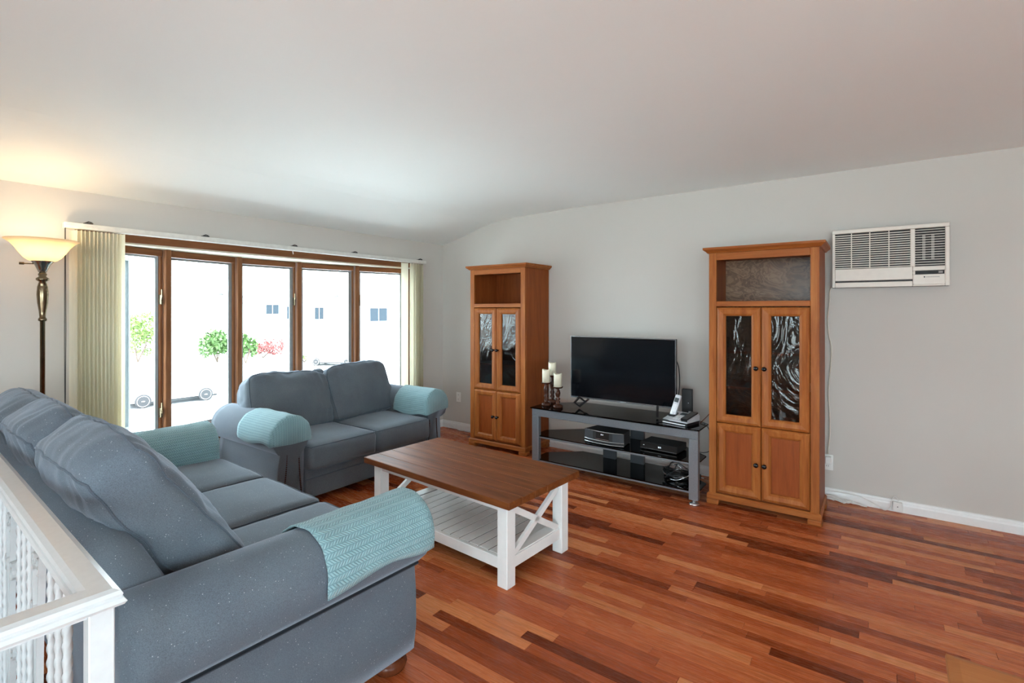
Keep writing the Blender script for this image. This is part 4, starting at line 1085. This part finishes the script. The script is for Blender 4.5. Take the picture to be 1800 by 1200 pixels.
# run 1 along -x (local), run 2 along -y
X1, Y2 = -3.12, -1.05
def mitre(p, t): return Vector((-p[0]*0+p[0]+(X1-p[0])*t if False else (p[0] if t == 0 else X1), p[0], RH-.03+p[1]))
bm = B(); prism(bm, hp, mitre); obj('handrail', bm, 'rail_paint', rl)
bm = B(); prism(bm, hp, lambda p, t: Vector((p[0], p[0] if t == 0 else Y2, RH-.03+p[1]))); obj('handrail', bm, 'rail_paint', rl)
bx('corner_post', 'rail_paint', rl, -.019, .019, -.019, .019, 0, RH-.031, .002)
bx('end_post', 'rail_paint', rl, -.019, .019, Y2, Y2+.038, 0, RH-.031, .002); bx('end_post', 'rail_paint', rl, X1, X1+.03, -.016, .016, 0, RH-.031, .002)
bx('under_bar', 'rail_paint', rl, X1+.031, -.0195, -.010, .010, RH-.042, RH-.0305); bx('under_bar', 'rail_paint', rl, -.010, .010, Y2+.039, -.0195, RH-.042, RH-.0305)
bx('bottom_rail', 'rail_paint', rl, X1+.031, -.0195, -.013, .013, .075, .095, .001); bx('bottom_rail', 'rail_paint', rl, -.013, .013, Y2+.039, -.0195, .075, .095, .001)
def twist_mesh():
    bm = B(); rings = []; n = 132; z0, z1 = .0955, RH-.0425; a_ = .0068
    for i in range(n+1):
        t = i/n; z = z0+(z1-z0)*t; e = min(1, max(0, (min(t, 1-t)-.06)/.02))
        tw = 0 if t < .06 else (t-.06)/.88*2*PI*5.25 if t < .94 else 2*PI*5.25
        rings.append([bm.verts.new((a_*(1.42 if k % 2 == 0 else 1.04)*math.cos(PI/4+PI/4*k+tw), a_*(1.42 if k % 2 == 0 else 1.04)*math.sin(PI/4+PI/4*k+tw), z)) for k in range(8)])
    for a, b in zip(rings, rings[1:]):
        for k in range(8): bm.faces.new((a[k], a[(k+1) % 8], b[(k+1) % 8], b[k]))
    bm.faces.new(rings[0][::-1]); bm.faces.new(rings[-1]); bmesh.ops.recalc_face_normals(bm, faces=bm.faces[:])
    me = bpy.data.meshes.new('twisted_bar'); bm.to_mesh(me); bm.free(); me.materials.append(MATS['rail_paint'])
    for p in me.polygons: p.use_smooth = True
    return me
def ribbon(bm, pts, w=.007, th=.0022):
    """flat strip following a path in the local x-z plane, w = half width across (y)"""
    rings = []
    for i, p in enumerate(pts):
        d = Vector(pts[min(i+1, len(pts)-1)])-Vector(pts[max(i-1, 0)]); d.normalize(); nx = Vector((-d[1], d[0]))*th
        p = Vector(p); rings.append([bm.verts.new(q) for q in ((p[0]+nx[0], -w, p[1]+nx[1]), (p[0]+nx[0], w, p[1]+nx[1]), (p[0]-nx[0], w, p[1]-nx[1]), (p[0]-nx[0], -w, p[1]-nx[1]))])
    for a, b in zip(rings, rings[1:]):
        for k in range(4): bm.faces.new((a[k], a[(k+1) % 4], b[(k+1) % 4], b[k]))
    bm.faces.new(rings[0][::-1]); bm.faces.new(rings[-1])
def spiral(cx, cz, r0, r1, a0, a1, n=22): return [(cx+(r0+(r1-r0)*i/n)*math.cos(a0+(a1-a0)*i/n), cz+(r0+(r1-r0)*i/n)*math.sin(a0+(a1-a0)*i/n)) for i in range(n+1)]
def scroll_mesh():
    bm = B()
    for s in (-1, 1):
        M = lambda P: [(s*x, z) for x, z in P]
        ribbon(bm, M([(.006, .0955), (.006, .30), (.010, .45), (.016, .58), (.03, .70)]+spiral(.048, .76, .0, .0, 0, 0, 1)[:0]+[(.045, .80), (.05, .84), (.052, RH-.0425)]))
        ribbon(bm, M([(.018, .62)]+spiral(.045, .66, .034, .008, PI*1.15, -PI*1.6)))                      # upper curl
        ribbon(bm, M([(.012, .30), (.03, .36)]+spiral(.052, .44, .032, .007, -PI*.6, PI*1.9)))            # middle curl
        ribbon(bm, M([(.008, .34), (.02, .25)]+spiral(.042, .19, .032, .007, PI*.75, -PI*1.9)))           # lower curl
        ribbon(bm, M(spiral(.022, .80, .024, .006, -PI*.5, PI*1.9)))
    bmesh.ops.recalc_face_normals(bm, faces=bm.faces[:])
    me = bpy.data.meshes.new('scroll_panel'); bm.to_mesh(me); bm.free(); me.materials.append(MATS['rail_paint']); return me
TWM, SCM = twist_mesh(), scroll_mesh()
x = -.235
for k in range(7):
    for q in range(3):
        xx = -.245-.40*k-.076*q
        if xx > X1+.05: link('twisted_bar', TWM, rl, (xx, 0, 0))
    xx = -.545-.40*k
    if xx > X1+.08: link('scroll_panel', SCM, rl, (xx, 0, 0))
link('scroll_panel', SCM, rl, (-.12, 0, 0)) if False else None
for yy in (-.20, -.30, -.40): link('twisted_bar', TWM, rl, (0, yy, 0))
link('scroll_panel', SCM, rl, (0, -.54, 0), (0, 0, PI/2))
for yy in (-.68, -.78, -.88): link('twisted_bar', TWM, rl, (0, yy, 0))

# ------------------------------------------------------------------ dining table corner, lower right of the view
dt = thing('dining_table', 'light brown wooden tabletop corner at the lower right', 'table', (5.09, -3.872, 0), math.radians(-2))
bm = B(); pf = [(0, .725), (.0, .73), (-.006, .738), (-.004, .745), (.008, .748), (.014, .75)]
hx, hy = .70, .68; rings = []
for e, z in pf: rings.append([bm.verts.new(p) for p in ((-hx+e, -hy+e, z), (hx-e, -hy+e, z), (hx-e, hy-e, z), (-hx+e, hy-e, z))])
for a, b in zip(rings, rings[1:]):
    for k in range(4): bm.faces.new((a[k], a[(k+1) % 4], b[(k+1) % 4], b[k]))
bm.faces.new(rings[0][::-1]); bm.faces.new(rings[-1]); obj('tabletop', bm, 'dining_top', dt)
for sx in (-1, 1):
    for sy in (-1, 1): bx('leg', 'dining_top', dt, sx*.58-.035, sx*.58+.035, sy*.56-.035, sy*.56+.035, 0, .6345, .004)
    bx('apron', 'dining_top', dt, sx*.58-.012, sx*.58+.012, -.50, .50, .635, .7245); bx('apron', 'dining_top', dt, -.56, .56, sx*.56-.012, sx*.56+.012, .635, .7245)
